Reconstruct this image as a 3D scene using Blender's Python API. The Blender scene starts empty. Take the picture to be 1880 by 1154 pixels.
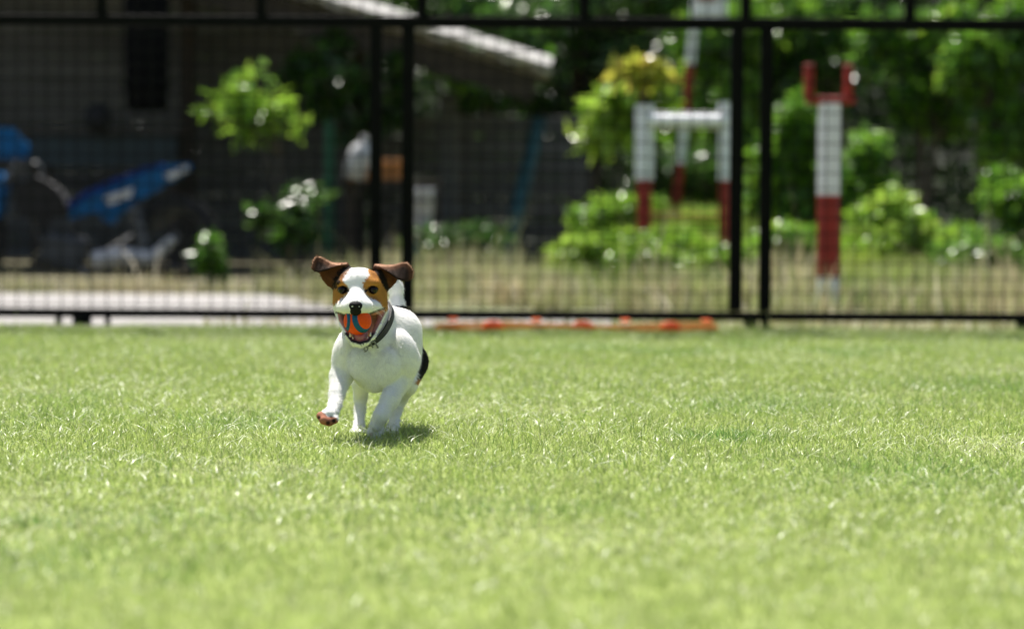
import bpy, math, random
import numpy as np
from mathutils import Vector, Matrix

# ------------------------------------------------------------------ camera, sky, sun, exposure
SC = bpy.context.scene
COL = SC.collection
R = math.radians
FPX, CX, CY = 5222.0, 940.0, 577.0           # focal length in photo pixels, photo centre
CAM_Z, PITCH, ROLL = 0.52, 2.42, -0.30       # metres, degrees
FOCUS = 5.93

cam_data = bpy.data.cameras.new('camera')
cam_data.lens = 100.0
cam_data.sensor_width = 36.0
cam_data.clip_start = 0.05
cam_data.clip_end = 400.0
cam_data.dof.use_dof = True
cam_data.dof.focus_distance = FOCUS
cam_data.dof.aperture_fstop = 2.6
cam_data.dof.aperture_blades = 0
cam = bpy.data.objects.new('camera', cam_data)
COL.objects.link(cam)
CAM_ROT = Matrix.Rotation(R(90 - PITCH), 3, 'X') @ Matrix.Rotation(R(-ROLL), 3, 'Z')
cam.matrix_world = Matrix.Translation((0, 0, CAM_Z)) @ CAM_ROT.to_4x4()
SC.camera = cam

TO_SUN = Vector((-0.17, 0.42, 1.0)).normalized()
world = bpy.data.worlds.new('World')
SC.world = world
world.use_nodes = True
wn = world.node_tree
bg = wn.nodes['Background']
sky = wn.nodes.new('ShaderNodeTexSky')
sky.sky_type = 'NISHITA'
sky.sun_disc = False
sky.sun_elevation = math.asin(TO_SUN.z)
sky.sun_rotation = math.atan2(TO_SUN.x, TO_SUN.y)
sky.air_density = 1.0
sky.dust_density = 3.0
wn.links.new(sky.outputs[0], bg.inputs[0])
bg.inputs[1].default_value = 0.075

sun_data = bpy.data.lights.new('sun', 'SUN')
sun_data.energy = 5.0
sun_data.angle = R(0.53)
sun_data.color = (1.0, 0.955, 0.88)
sun = bpy.data.objects.new('sun', sun_data)
COL.objects.link(sun)
sun.rotation_mode = 'QUATERNION'
sun.rotation_quaternion = TO_SUN.to_track_quat('Z', 'Y')
sun.location = (0, 0, 20)

SC.view_settings.view_transform = 'Standard'
SC.view_settings.look = 'None'
SC.view_settings.exposure = 0.88
SC.view_settings.gamma = 1.0
SC.view_settings.use_curve_mapping = False
SC.render.engine = 'CYCLES'
SC.cycles.use_denoising = True
SC.cycles.max_bounces = 8
SC.cycles.diffuse_bounces = 4
SC.cycles.glossy_bounces = 3
SC.cycles.transmission_bounces = 6
SC.cycles.sample_clamp_indirect = 4.0

# ------------------------------------------------------------------ helpers
rng = np.random.default_rng(11)
CM = np.array(CAM_ROT)


def at(px, py, Y):
    """photo pixel + real distance Y from the camera -> world point"""
    d = CM @ np.array([(px - CX) / FPX, -(py - CY) / FPX, -1.0])
    t = Y / d[1]
    return np.array([d[0] * t, Y, CAM_Z + d[2] * t])


def project(v):
    """world points (n,3) -> photo pixels"""
    c = (v - np.array([0, 0, CAM_Z])) @ CM
    return CX + FPX * c[:, 0] / -c[:, 2], CY - FPX * c[:, 1] / -c[:, 2]


def m(n, Y):
    return n * Y / FPX


def lin(r, g, b):
    f = lambda c: (c / 255 / 12.92) if c / 255 <= 0.04045 else ((c / 255 + 0.055) / 1.055) ** 2.4
    return (f(r), f(g), f(b))


def hash3(i, j, k, seed):
    h = (i.astype(np.int64) * 374761393 + j.astype(np.int64) * 668265263 + k.astype(np.int64) * 2147483647 + seed * 974634777) & 0xffffffff
    h = ((h ^ (h >> 13)) * 1274126177) & 0xffffffff
    return ((h ^ (h >> 16)) & 0xffff) / 65535.0


def noise(p, scale, seed=0):
    """value noise, p (n,3) -> 0..1"""
    q = p * scale
    i = np.floor(q).astype(np.int64)
    f = q - i
    f = f * f * (3 - 2 * f)
    out = 0
    for a in (0, 1):
        for b in (0, 1):
            for c in (0, 1):
                w = (f[:, 0] if a else 1 - f[:, 0]) * (f[:, 1] if b else 1 - f[:, 1]) * (f[:, 2] if c else 1 - f[:, 2])
                out = out + w * hash3(i[:, 0] + a, i[:, 1] + b, i[:, 2] + c, seed)
    return out


def sstep(a, b, x):
    t = np.clip((x - a) / (b - a), 0, 1)
    return t * t * (3 - 2 * t)


def origin(o):
    p = Vector((0, 0, 0))
    while o is not None:
        p = p + o.location
        o = o.parent
    return np.array(p)


def mesh_obj(name, verts, faces, mat, parent=None, smooth=False, col=None, kind=None, loc=None):
    """verts in world coordinates; linked as ONE mesh object under parent"""
    verts = np.asarray(verts, dtype=np.float64)
    o_par = origin(parent)
    o_loc = np.zeros(3) if loc is None else np.asarray(loc, float) - o_par
    v = verts - o_par - o_loc
    me = bpy.data.meshes.new(name)
    if isinstance(faces, np.ndarray):
        nf, k = faces.shape
        me.vertices.add(len(v))
        me.vertices.foreach_set('co', v.astype(np.float32).ravel())
        me.loops.add(nf * k)
        me.loops.foreach_set('vertex_index', faces.astype(np.int32).ravel())
        me.polygons.add(nf)
        me.polygons.foreach_set('loop_start', np.arange(0, nf * k, k, dtype=np.int32))
        me.update(calc_edges=True)
    else:
        me.from_pydata([tuple(x) for x in v], [], faces)
        me.update()
    if smooth:
        me.polygons.foreach_set('use_smooth', np.ones(len(me.polygons), dtype=bool))
    if col is not None:
        ca = me.color_attributes.new('col', 'FLOAT_COLOR', 'POINT')
        c4 = np.ones((len(v), 4), dtype=np.float32)
        c4[:, :3] = col
        ca.data.foreach_set('color', c4.ravel())
    me.materials.append(mat)
    o = bpy.data.objects.new(name, me)
    COL.objects.link(o)
    o.parent = parent
    o.location = tuple(o_loc)
    if kind:
        o['kind'] = kind
    return o


def thing(name, label, cat, loc, group=None):
    o = bpy.data.objects.new(name, None)
    COL.objects.link(o)
    o.empty_display_size = 0.05
    o.location = tuple(float(x) for x in loc)
    return tag(o, label, cat, group)


def tag(o, label=None, cat=None, group=None, kind=None):
    if label: o['label'] = label
    if cat: o['category'] = cat
    if group: o['group'] = group
    if kind: o['kind'] = kind
    return o


class MB:
    """collects boxes, tubes and sheets in world coordinates"""
    def __init__(s):
        s.v, s.f = [], []

    def add(s, v, f):
        n = len(s.v)
        s.v += [tuple(x) for x in v]
        s.f += [tuple(i + n for i in q) for q in f]
        return s

    def box(s, c, size, rot=None, bev=0.0):
        hx, hy, hz = [a / 2 for a in size]
        if bev <= 0:
            v = [(x, y, z) for x in (-hx, hx) for y in (-hy, hy) for z in (-hz, hz)]
            f = [(0, 1, 3, 2), (4, 6, 7, 5), (0, 4, 5, 1), (2, 3, 7, 6), (0, 2, 6, 4), (1, 5, 7, 3)]
        else:
            b = min(bev, hx * .9, hy * .9, hz * .9)
            v, idx = [], {}
            for sx in (-1, 1):
                for sy in (-1, 1):
                    for sz in (-1, 1):
                        for ax in range(3):
                            q = [sx * (hx - b), sy * (hy - b), sz * (hz - b)]
                            q[ax] = (sx * hx, sy * hy, sz * hz)[ax]
                            idx[(sx, sy, sz, ax)] = len(v)
                            v.append(tuple(q))
            f = []
            for ax in range(3):
                o = [a for a in range(3) if a != ax]
                for sg in (-1, 1):
                    q = []
                    for (a, b2) in ((-1, -1), (1, -1), (1, 1), (-1, 1)):
                        k = [0, 0, 0]; k[ax] = sg; k[o[0]] = a; k[o[1]] = b2
                        q.append(idx[(*k, ax)])
                    f.append(tuple(q))
            for ax in range(3):
                o = [a for a in range(3) if a != ax]
                for a in (-1, 1):
                    for b2 in (-1, 1):
                        q = []
                        for (sg, fa) in ((-1, o[0]), (1, o[0]), (1, o[1]), (-1, o[1])):
                            k = [0, 0, 0]; k[ax] = sg; k[o[0]] = a; k[o[1]] = b2
                            q.append(idx[(*k, fa)])
                        f.append(tuple(q))
            for sx in (-1, 1):
                for sy in (-1, 1):
                    for sz in (-1, 1):
                        f.append(tuple(idx[(sx, sy, sz, ax)] for ax in range(3)))
        M = Matrix.Identity(3) if rot is None else rot
        v = [tuple(Vector(c) + M @ Vector(q)) for q in v]
        return s.add(v, f)

    def tube(s, pts, rad, n=8, closed=False, cap=True, squash=None):
        pts = [Vector(p) for p in pts]
        if not hasattr(rad, '__len__'):
            rad = [rad] * len(pts)
        v, f = [], []
        N = len(pts)
        up = None
        for i, p in enumerate(pts):
            a = pts[(i - 1) % N] if (closed or i > 0) else p
            b = pts[(i + 1) % N] if (closed or i < N - 1) else p
            t = (b - a).normalized()
            if up is None:
                up = Vector((0, 0, 1)) if abs(t.z) < 0.9 else Vector((0, 1, 0))
            u = (up - t * up.dot(t)).normalized()
            w = t.cross(u)
            up = u
            for k in range(n):
                an = 2 * math.pi * (k + .5) / n
                v.append(p + (u * math.cos(an) + w * math.sin(an)) * rad[i])
        for i in range(N if closed else N - 1):
            j = (i + 1) % N
            for k in range(n):
                f.append((i * n + k, i * n + (k + 1) % n, j * n + (k + 1) % n, j * n + k))
        if cap and not closed:
            f.append(tuple(range(n))[::-1])
            f.append(tuple((N - 1) * n + k for k in range(n)))
        return s.add(v, f)

    def lathe(s, base, prof, n=24, axis=None):
        """prof: (radius, height) pairs about axis through base"""
        M = Matrix.Identity(3) if axis is None else Vector((0, 0, 1)).rotation_difference(Vector(axis)).to_matrix()
        v, f = [], []
        for r, z in prof:
            for k in range(n):
                an = 2 * math.pi * k / n
                v.append(Vector(base) + M @ Vector((r * math.cos(an), r * math.sin(an), z)))
        for i in range(len(prof) - 1):
            for k in range(n):
                f.append((i * n + k, i * n + (k + 1) % n, (i + 1) * n + (k + 1) % n, (i + 1) * n + k))
        f.append(tuple(range(n))[::-1])
        f.append(tuple((len(prof) - 1) * n + k for k in range(n)))
        return s.add(v, f)

    def prism(s, poly, thick):
        """poly: world points of a flat outline; extruded along +Y"""
        n = len(poly)
        v = [tuple(p) for p in poly] + [(p[0], p[1] + thick, p[2]) for p in poly]
        f = [tuple(range(n)), tuple(range(2 * n - 1, n - 1, -1))]
        f += [(i, i + n, (i + 1) % n + n, (i + 1) % n) for i in range(n)]
        return s.add(v, f)

    def build(s, name, mat, parent=None, smooth=False, kind=None):
        o = mesh_obj(name, s.v, s.f, mat, parent, smooth, kind=kind)
        return o


# ------------------------------------------------------------------ materials
def mat(name, base=(.5, .5, .5), rough=.6, metal=0.0, spec=.5, var=0.0, scale=8.0, base2=None, bump=0.0, bscale=60.0, attr=False,
        trans=0.0, sheen=0.0, coat=0.0, stretch=None):
    mt = bpy.data.materials.new(name)
    mt.use_nodes = True
    nt = mt.node_tree
    p = nt.nodes['Principled BSDF']
    out = nt.nodes['Material Output']
    p.inputs['Roughness'].default_value = rough
    p.inputs['Metallic'].default_value = metal
    p.inputs['Specular IOR Level'].default_value = spec
    if sheen:
        p.inputs['Sheen Weight'].default_value = sheen
        p.inputs['Sheen Roughness'].default_value = .5
    if coat:
        p.inputs['Coat Weight'].default_value = coat
        p.inputs['Coat Roughness'].default_value = .15
    tc = nt.nodes.new('ShaderNodeTexCoord')
    mp = nt.nodes.new('ShaderNodeMapping')
    nt.links.new(tc.outputs['Object'], mp.inputs[0])
    if stretch:
        mp.inputs['Scale'].default_value = stretch
    if attr:
        a = nt.nodes.new('ShaderNodeAttribute')
        a.attribute_name = 'col'
        src = a.outputs['Color']
    else:
        rgb = nt.nodes.new('ShaderNodeRGB')
        rgb.outputs[0].default_value = (*base, 1)
        src = rgb.outputs[0]
    if var > 0 or base2 is not None:
        nz = nt.nodes.new('ShaderNodeTexNoise')
        nz.inputs['Scale'].default_value = scale
        nz.inputs['Detail'].default_value = 6.0
        nz.inputs['Roughness'].default_value = .65
        nt.links.new(mp.outputs[0], nz.inputs['Vector'])
        mr = nt.nodes.new('ShaderNodeMapRange')
        mr.inputs[1].default_value, mr.inputs[2].default_value = .3, .7
        nt.links.new(nz.outputs['Fac'], mr.inputs[0])
        mx = nt.nodes.new('ShaderNodeMix')
        mx.data_type = 'RGBA'
        nt.links.new(mr.outputs[0], mx.inputs['Factor'])
        if base2 is not None:
            nt.links.new(src, mx.inputs['A'])
            mx.inputs['B'].default_value = (*base2, 1)
            src = mx.outputs['Result']
        else:
            mx.blend_type = 'MULTIPLY'
            mr.inputs[3].default_value, mr.inputs[4].default_value = 1 - var, 1 + var
            mx.inputs['Factor'].default_value = 1.0
            nt.links.remove(mx.inputs['Factor'].links[0])
            cb = nt.nodes.new('ShaderNodeCombineColor')
            for i in range(3):
                nt.links.new(mr.outputs[0], cb.inputs[i])
            nt.links.new(src, mx.inputs['A'])
            nt.links.new(cb.outputs[0], mx.inputs['B'])
            src = mx.outputs['Result']
    nt.links.new(src, p.inputs['Base Color'])
    if bump > 0:
        nb = nt.nodes.new('ShaderNodeTexNoise')
        nb.inputs['Scale'].default_value = bscale
        nb.inputs['Detail'].default_value = 4.0
        nt.links.new(mp.outputs[0], nb.inputs['Vector'])
        bp = nt.nodes.new('ShaderNodeBump')
        bp.inputs['Strength'].default_value = bump
        bp.inputs['Distance'].default_value = .01
        nt.links.new(nb.outputs['Fac'], bp.inputs['Height'])
        nt.links.new(bp.outputs[0], p.inputs['Normal'])
    if trans > 0:
        tr = nt.nodes.new('ShaderNodeBsdfTranslucent')
        nt.links.new(src, tr.inputs['Color'])
        ms = nt.nodes.new('ShaderNodeMixShader')
        ms.inputs[0].default_value = trans
        nt.links.new(p.outputs[0], ms.inputs[1])
        nt.links.new(tr.outputs[0], ms.inputs[2])
        nt.links.new(ms.outputs[0], out.inputs['Surface'])
    return mt


M = {}
M['soil'] = mat('soil', (.10, .09, .045), .95, var=.35, scale=5, bump=.5, bscale=30)
M['straw'] = mat('straw_thatch', (.19, .17, .10), .95, scale=2.5, base2=(.10, .13, .04), bump=.6, bscale=60)
M['turf'] = mat('turf', (.19, .24, .055), .95, var=.3, scale=9, bump=.6, bscale=90)
M['grass'] = mat('grass_blades', rough=.36, spec=.55, attr=True, trans=.42)
M['drygrass'] = mat('dry_grass', rough=.6, spec=.35, attr=True, trans=.35)
M['leaf'] = mat('leaves', rough=.26, spec=.55, attr=True, trans=.5)
M['bark'] = mat('bark', (.09, .075, .055), .9, var=.4, scale=14, bump=.8, bscale=40, stretch=(1, 1, .25))
M['concrete'] = mat('concrete', (.25, .24, .23), .9, var=.22, scale=3, bump=.4, bscale=40)
M['black_metal'] = mat('black_metal', (.004, .004, .004), .6, spec=.08, var=.3, scale=20)
M['wire'] = mat('wire', (.006, .006, .006), .6, spec=.1)
M['hill'] = mat('hillside', (.014, .02, .009), .95, var=.5, scale=1.5, bump=.6, bscale=8)
M['plank'] = mat('weathered_plank', (.07, .065, .056), .9, base2=(.22, .208, .185), scale=1.6, bump=.5, bscale=40, stretch=(.25, 1, 3))
M['plank_grey'] = mat('grey_plank', (.075, .073, .068), .9, base2=(.21, .205, .19), scale=1.8, bump=.5, bscale=40, stretch=(.25, 1, 3))
M['roof'] = mat('pale_roof_sheet', (.50, .485, .46), .6, var=.2, scale=4, bump=.2)
M['brown_wood'] = mat('brown_wood', (.05, .038, .027), .85, var=.3, scale=8)
M['white_paint'] = mat('white_paint', (.86, .87, .89), .5, var=.1, scale=9)
M['red_paint'] = mat('red_paint', (.30, .014, .006), .5, var=.25, scale=9)
M['yellow_cord'] = mat('yellow_cord', (.55, .38, .08), .6, var=.2, scale=9)
M['blue_plastic'] = mat('blue_plastic', (.004, .03, .19), .5, spec=.2, var=.2, scale=8)
M['sky_blue'] = mat('sky_blue_plastic', (.002, .085, .24), .5, spec=.2, var=.2, scale=8)
M['white_plastic'] = mat('white_plastic', (.50, .50, .50), .4, var=.12, scale=12)
M['grey_plastic'] = mat('grey_plastic', (.05, .055, .06), .5, var=.2, scale=12)
M['steel'] = mat('steel', (.22, .23, .24), .5, metal=.5, var=.2, scale=20)
M['rubber'] = mat('rubber', (.016, .016, .017), .85, var=.3, scale=30)
M['black_leather'] = mat('black_leather', (.004, .004, .004), .7, spec=.08, var=.3, scale=12)
M['teal'] = mat('teal_paint', (.012, .075, .085), .6, var=.25, scale=8)
M['slate'] = mat('slate_panel', (.03, .045, .048), .7, var=.3, scale=6)
M['green_paint'] = mat('green_paint', (.02, .14, .06), .5, var=.2, scale=8)
M['orange'] = mat('orange_plastic', (.85, .19, .03), .45, var=.2, scale=14, trans=.45)
M['orange_pale'] = mat('orange_webbing', (.85, .36, .10), .7, scale=9, base2=(.70, .46, .16), trans=.35)
M['orange_crate'] = mat('orange_crate', (.50, .19, .04), .6, var=.2, scale=10)

# ------------------------------------------------------------------ the ground
def sheet(name, x0, x1, y0, y1, z, mt, nx=2, ny=2, zf=None, kind='structure'):
    xs, ys = np.linspace(x0, x1, nx), np.linspace(y0, y1, ny)
    X, Y = np.meshgrid(xs, ys, indexing='ij')
    Z = np.full_like(X, z) if zf is None else zf(X, Y) + z
    v = np.stack([X, Y, Z], -1).reshape(-1, 3)
    i = np.arange(nx * ny).reshape(nx, ny)
    f = np.stack([i[:-1, :-1], i[1:, :-1], i[1:, 1:], i[:-1, 1:]], -1).reshape(-1, 4)
    o = mesh_obj(name, v, f, mt, smooth=zf is not None)
    tag(o, kind=kind)
    return o


FY = 10.90                                    # the fence line
LAWN_END = 10.72


def bank_h(X, Y):
    """the grassy bank on the right, behind the fence"""
    h = .36 * sstep(14.3, 18.6, Y) * (1 - sstep(19.2, 20.8, Y)) * sstep(-.1, 1.0, X) * (1 - .9 * sstep(2.1, 2.9, X))
    h = h + .06 * np.sin(X * 2.3 + .8) * sstep(15, 18, Y) * (1 - sstep(19, 20.5, Y)) * sstep(.3, 1.2, X)
    return h


sheet('ground', -40, 40, -8, 60, 0.0, M['soil'])
sheet('lawn', -6, 6, -3, LAWN_END, .004, M['turf'])
pp = [(-8, FY - .14), (.55, FY - .14), (.42, 11.5), (.05, 12.0), (-.55, 12.4), (-.95, 13.2), (-1.05, 13.8), (-1.25, 14.3), (-8, 14.3)]
path = mesh_obj('concrete_path', [(x, y, z) for z in (.010, -.05) for x, y in pp],
                [tuple(range(9))] + [(i, i + 9, (i + 1) % 9 + 9, (i + 1) % 9) for i in range(9)], M['concrete'])
tag(path, kind='structure')
sheet('verge', -.9, 9, FY + .05, 14.6, .006, M['straw'])
sheet('bank', -.6, 9, 13.5, 25, -.02, M['soil'], 60, 60, bank_h)
sheet('hillside', -26, 26, 30, 58, -.05, M['hill'], 40, 30,
      lambda X, Y: 11 * sstep(30, 44, Y) + .5 * np.sin(X * .7) * sstep(31, 36, Y))


# ------------------------------------------------------------------ blades of grass
def blades(pos, h, w, lean, col_base, col_tip, seg=2, seed=0):
    """one mesh of separate bent blades; pos (n,3), h, w (n,), lean (n,2) tip offset / height"""
    g = np.random.default_rng(seed)
    n = len(pos)
    an = g.uniform(0, 2 * np.pi, n)
    side = np.stack([np.cos(an), np.sin(an), np.zeros(n)], 1)
    ts = np.linspace(0, 1, seg + 1)
    vs, cs = [], []
    for t in ts:
        hor = lean * (h * t ** 1.8)[:, None]
        zz = h * (t - .25 * t * t * np.clip((lean ** 2).sum(1), 0, 1.2))
        c = pos + np.concatenate([hor, zz[:, None]], 1)
        wid = (w * (1 - t ** 1.6) * .5)[:, None]
        col = col_base * (1 - t) + col_tip * t
        if t < 1:
            vs += [c - side * wid, c + side * wid]
            cs += [col, col]
        else:
            vs.append(c); cs.append(col)
    k = len(vs)
    V = np.stack(vs, 1).reshape(-1, 3)
    C = np.stack(cs, 1).reshape(-1, 3)
    b = (np.arange(n) * k)[:, None]
    F = []
    for s in range(seg - 1):
        F.append(b + np.array([[2 * s, 2 * s + 1, 2 * s + 3]]))
        F.append(b + np.array([[2 * s, 2 * s + 3, 2 * s + 2]]))
    F.append(b + np.array([[2 * seg - 2, 2 * seg - 1, 2 * seg]]))
    return V, np.concatenate(F, 0), C


def lawn_points(n, y0, y1, margin, g):
    """scatter evenly over the part of the lawn in view plus a margin (metres)"""
    y = np.sqrt(g.uniform(y0 ** 2, y1 ** 2, n))
    x = g.uniform(-1, 1, n) * (y * .182 + margin)
    return np.stack([x, y, np.full(n, .004)], 1)


def make_lawn():
    g = np.random.default_rng(5)
    P = [lawn_points(300000, 3.2, LAWN_END + .03, .35, g)]
    n2 = 110000                                   # the rest of the lawn, thinner
    q = np.stack([g.uniform(-5, 5, n2), g.uniform(.3, LAWN_END, n2), np.full(n2, .004)], 1)
    q = q[(np.abs(q[:, 0]) > q[:, 1] * .182 + .3) | (q[:, 1] < 3.2)]
    for _ in range(260):                         # longer tufts the mower missed
        y = g.uniform(3.6, LAWN_END - .1); x = g.uniform(-1, 1) * (y * .182 + .2)
        k = int(g.uniform(8, 30))
        P.append(np.concatenate([np.array([x, y]) + g.normal(0, g.uniform(.008, .03), (k, 2)), np.full((k, 1), .004)], 1))
    n_tuft = sum(len(a) for a in P[1:])
    P = np.concatenate(P + [q])
    n = len(P)
    tuft = np.zeros(n, bool); tuft[300000:300000 + n_tuft] = True
    big = noise(P, 1.3, 1) * .6 + noise(P, 3.7, 2) * .4
    fine = noise(P, 11, 3)
    lush = sstep(.58, .80, big) * .5
    for (cx, cy, Y, rx, ry, s) in ((190, 965, 0, .22, .10, 1), (1330, 812, 0, .12, .12, .9), (1700, 880, 0, .3, .5, .55), (760, 1075, 0, .05, .06, .7),
                                   (1820, 720, 0, .25, .5, .5), (130, 850, 0, .05, .05, .6)):
        d = CM @ np.array([(cx - CX) / FPX, -(cy - CY) / FPX, -1.0])
        t = -CAM_Z / d[2]
        lush = np.maximum(lush, s * np.exp(-(((P[:, 0] - d[0] * t) / rx) ** 2 + ((P[:, 1] - d[1] * t) / ry) ** 2)) * (.5 + fine))
    h = g.uniform(.012, .027, n) * (.8 + .35 * fine) * (1 + .25 * lush)
    worn = sstep(.60, .78, noise(P, 1.9, 31) * .65 + noise(P, 6.0, 32) * .35)
    h *= 1 - .35 * worn
    h[tuft] *= g.uniform(1.3, 2.1, tuft.sum())
    tall = g.random(n) < .018
    h[tall] *= g.uniform(1.4, 2.3, tall.sum())
    edge = P[:, 1] > LAWN_END - .12
    h[edge] *= g.uniform(1.0, 1.9, edge.sum())
    w = g.uniform(.0012, .0026, n) * np.where(P[:, 1] > 7.5, 1.35, 1.0)
    out = (np.abs(P[:, 0]) > P[:, 1] * .182 + .35) | (P[:, 1] < 3.2)
    w[out] *= 1.7
    ln = np.abs(g.normal(.95, .55, n)).clip(.05, 2.2)
    an = g.uniform(0, 2 * np.pi, n)
    lean = np.stack([np.cos(an), np.sin(an)], 1) * ln[:, None]
    yg = np.array([.345, .435, .108])
    dg = np.array([.11, .26, .05])
    st = np.array([.50, .50, .30])
    k = (lush * .9 + g.normal(0, .18, n)).clip(0, 1)[:, None]
    tip = yg * (1 - k) + dg * k
    dry = (g.random(n) < .09 + .25 * worn)[:, None]
    tip = np.where(dry, st, tip) * g.uniform(.55, 1.4, (n, 1))
    base = tip * .7 + np.array([.27, .33, .14]) * .3
    V, F, C = blades(P, h, w, lean, base, tip, 3, 7)
    # pale cut blades lying on top, and thin dark stems standing up
    for (k, z0, hh, lw, l0, l1, ca, cb, sd) in ((10500, .010, (.010, .026), (.0016, .0030), 1.6, 3.2, (.62, .68, .46), (.74, .76, .62), 51), (9000, .004, (.030, .056), (.0010, .0017), .1, .8, (.10, .22, .05), (.17, .28, .06), 52)):
        Q = lawn_points(k, 3.6, LAWN_END - .05, .3, g)
        Q = Q[noise(Q, 2.6, sd) + g.normal(0, .12, k) > .46]
        k = len(Q)
        Q[:, 2] = z0
        an = g.uniform(0, 2 * np.pi, k)
        ll = np.stack([np.cos(an), np.sin(an)], 1) * g.uniform(l0, l1, k)[:, None]
        f01 = g.random((k, 1))
        cc = np.array(ca) * (1 - f01) + np.array(cb) * f01
        v2, f2, c2 = blades(Q, g.uniform(*hh, k), g.uniform(*lw, k), ll, cc, cc, 3, sd)
        F = np.concatenate([F, f2 + len(V)]); V = np.concatenate([V, v2]); C = np.concatenate([C, c2])
    o = mesh_obj('lawn_grass', V, F, M['grass'], col=C)
    tag(o, 'short bright green lawn grass covering the whole foreground', 'grass', kind='stuff')


make_lawn()


def make_dry_grass():
    g = np.random.default_rng(8)
    pts = []
    tone = []
    for _ in range(300):                         # tussocks behind the right half of the fence
        x, y = g.uniform(-1.2, 4.2), g.uniform(FY + .5, 15.8)
        if x < .55 and y < 12.2 + 2.6 * (1 - sstep(-1.2, .5, x)):
            continue
        if abs(x - 1.466) < .16 and y < 13.5:
            continue
        k = int(g.uniform(50, 130))
        pts.append(np.array([x, y]) + g.normal(0, g.uniform(.04, .10), (k, 2)))
        tone += [(g.uniform(-.5, .9), g.uniform(.6, 1.35))] * k
    n = 3500
    x = g.uniform(-1.0, 4.2, n); y = g.uniform(FY + .4, 15.8, n)
    pts.append(np.stack([x, y], 1)[(x > .5) | (y > 12.6)])
    n = 3200                                     # ragged fringe along the far edge of the path
    pts.append(np.stack([g.uniform(-5, .2, n), g.normal(14.45, .12, n)], 1))
    n = 700                                      # tufts at the foot of the fence
    pts.append(np.stack([g.uniform(-1.2, 3, n), g.normal(FY + .12, .05, n)], 1))
    p = np.concatenate(pts)
    P = np.concatenate([p, np.zeros((len(p), 1))], 1)
    tone = np.array(tone + [(0.2, 1.0)] * (len(p) - len(tone)))
    n = len(P)
    P[:, 2] = bank_h(P[:, 0], P[:, 1])
    cl = noise(P, 2.2, 5)
    h = g.uniform(.05, .30, n) * (.35 + cl * 1.0) * np.where(P[:, 0] < -1.3, .42, .85)
    stalk = g.random(n) < .03
    h[stalk] *= g.uniform(1.3, 2.0, stalk.sum())
    near = P[:, 1] < FY + .2
    h[near] *= .45
    w = g.uniform(.005, .013, n)
    ln = np.abs(g.normal(.3, .3, n)).clip(0, 1.2)
    an = g.uniform(0, 2 * np.pi, n)
    lean = np.stack([np.cos(an), np.sin(an)], 1) * ln[:, None]
    tan = np.array([.62, .53, .34]); grn = np.array([.34, .40, .14]); wht = np.array([.75, .69, .55])
    k = (noise(P, 1.6, 9) * .7 + tone[:, 0] + .55 * sstep(12.8, 14.4, P[:, 1]) * (P[:, 0] > .1) + .45 * sstep(0, .4, P[:, 0]) * (1 - sstep(1.0, 1.5, P[:, 0])) + g.normal(0, .2, n) - .1).clip(0, 1)[:, None]
    h *= tone[:, 1] * np.where((P[:, 1] > 14.2) & (P[:, 0] > .1), .6, 1.0)
    c = tan * (1 - k) + grn * k
    c = np.where((g.random(n) < .10)[:, None], wht, c) * g.uniform(.75, 1.2, (n, 1))
    V, F, C = blades(P, h, w, lean, c * .85, c, 2, 9)
    o = mesh_obj('dry_grass', V, F, M['drygrass'], col=C)
    tag(o, 'tangled dry straw-coloured grass standing behind the black fence', 'dry grass', kind='stuff')
    # the greener grass on the bank
    n = 60000
    x = g.uniform(.1, 4.0, n); y = g.uniform(12.9, 19.4, n)
    y = np.where(g.random(n) < .25, g.uniform(14.8, 19.4, n), y)
    P = np.stack([x, y, bank_h(x, y)], 1)
    P = P[(g.random(n) > sstep(1.9, 2.9, x) * .7) & (g.random(n) < .15 + sstep(12.9, 14.6, y)) & (x > .2 + .5 * (y < 14.6))]
    n = len(P)
    h = g.uniform(.05, .13, n) * (.5 + noise(P, 1.4, 3))
    w = g.uniform(.006, .013, n)
    an = g.uniform(0, 2 * np.pi, n)
    lean = np.stack([np.cos(an), np.sin(an)], 1) * np.abs(g.normal(.45, .3, n))[:, None]
    a = np.array([.44, .52, .10]); b = np.array([.20, .34, .05])
    k = (noise(P, 1.1, 4) + g.normal(0, .15, n)).clip(0, 1)[:, None]
    c = (a * (1 - k) + b * k) * g.uniform(.75, 1.2, (n, 1))
    V, F, C = blades(P, h, w, lean, c * .9, c, 2, 10)
    o = mesh_obj('bank_grass', V, F, M['grass'], col=C)
    tag(o, 'yellow-green grass covering the bank behind the red and white posts', 'grass', kind='stuff')


make_dry_grass()


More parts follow.
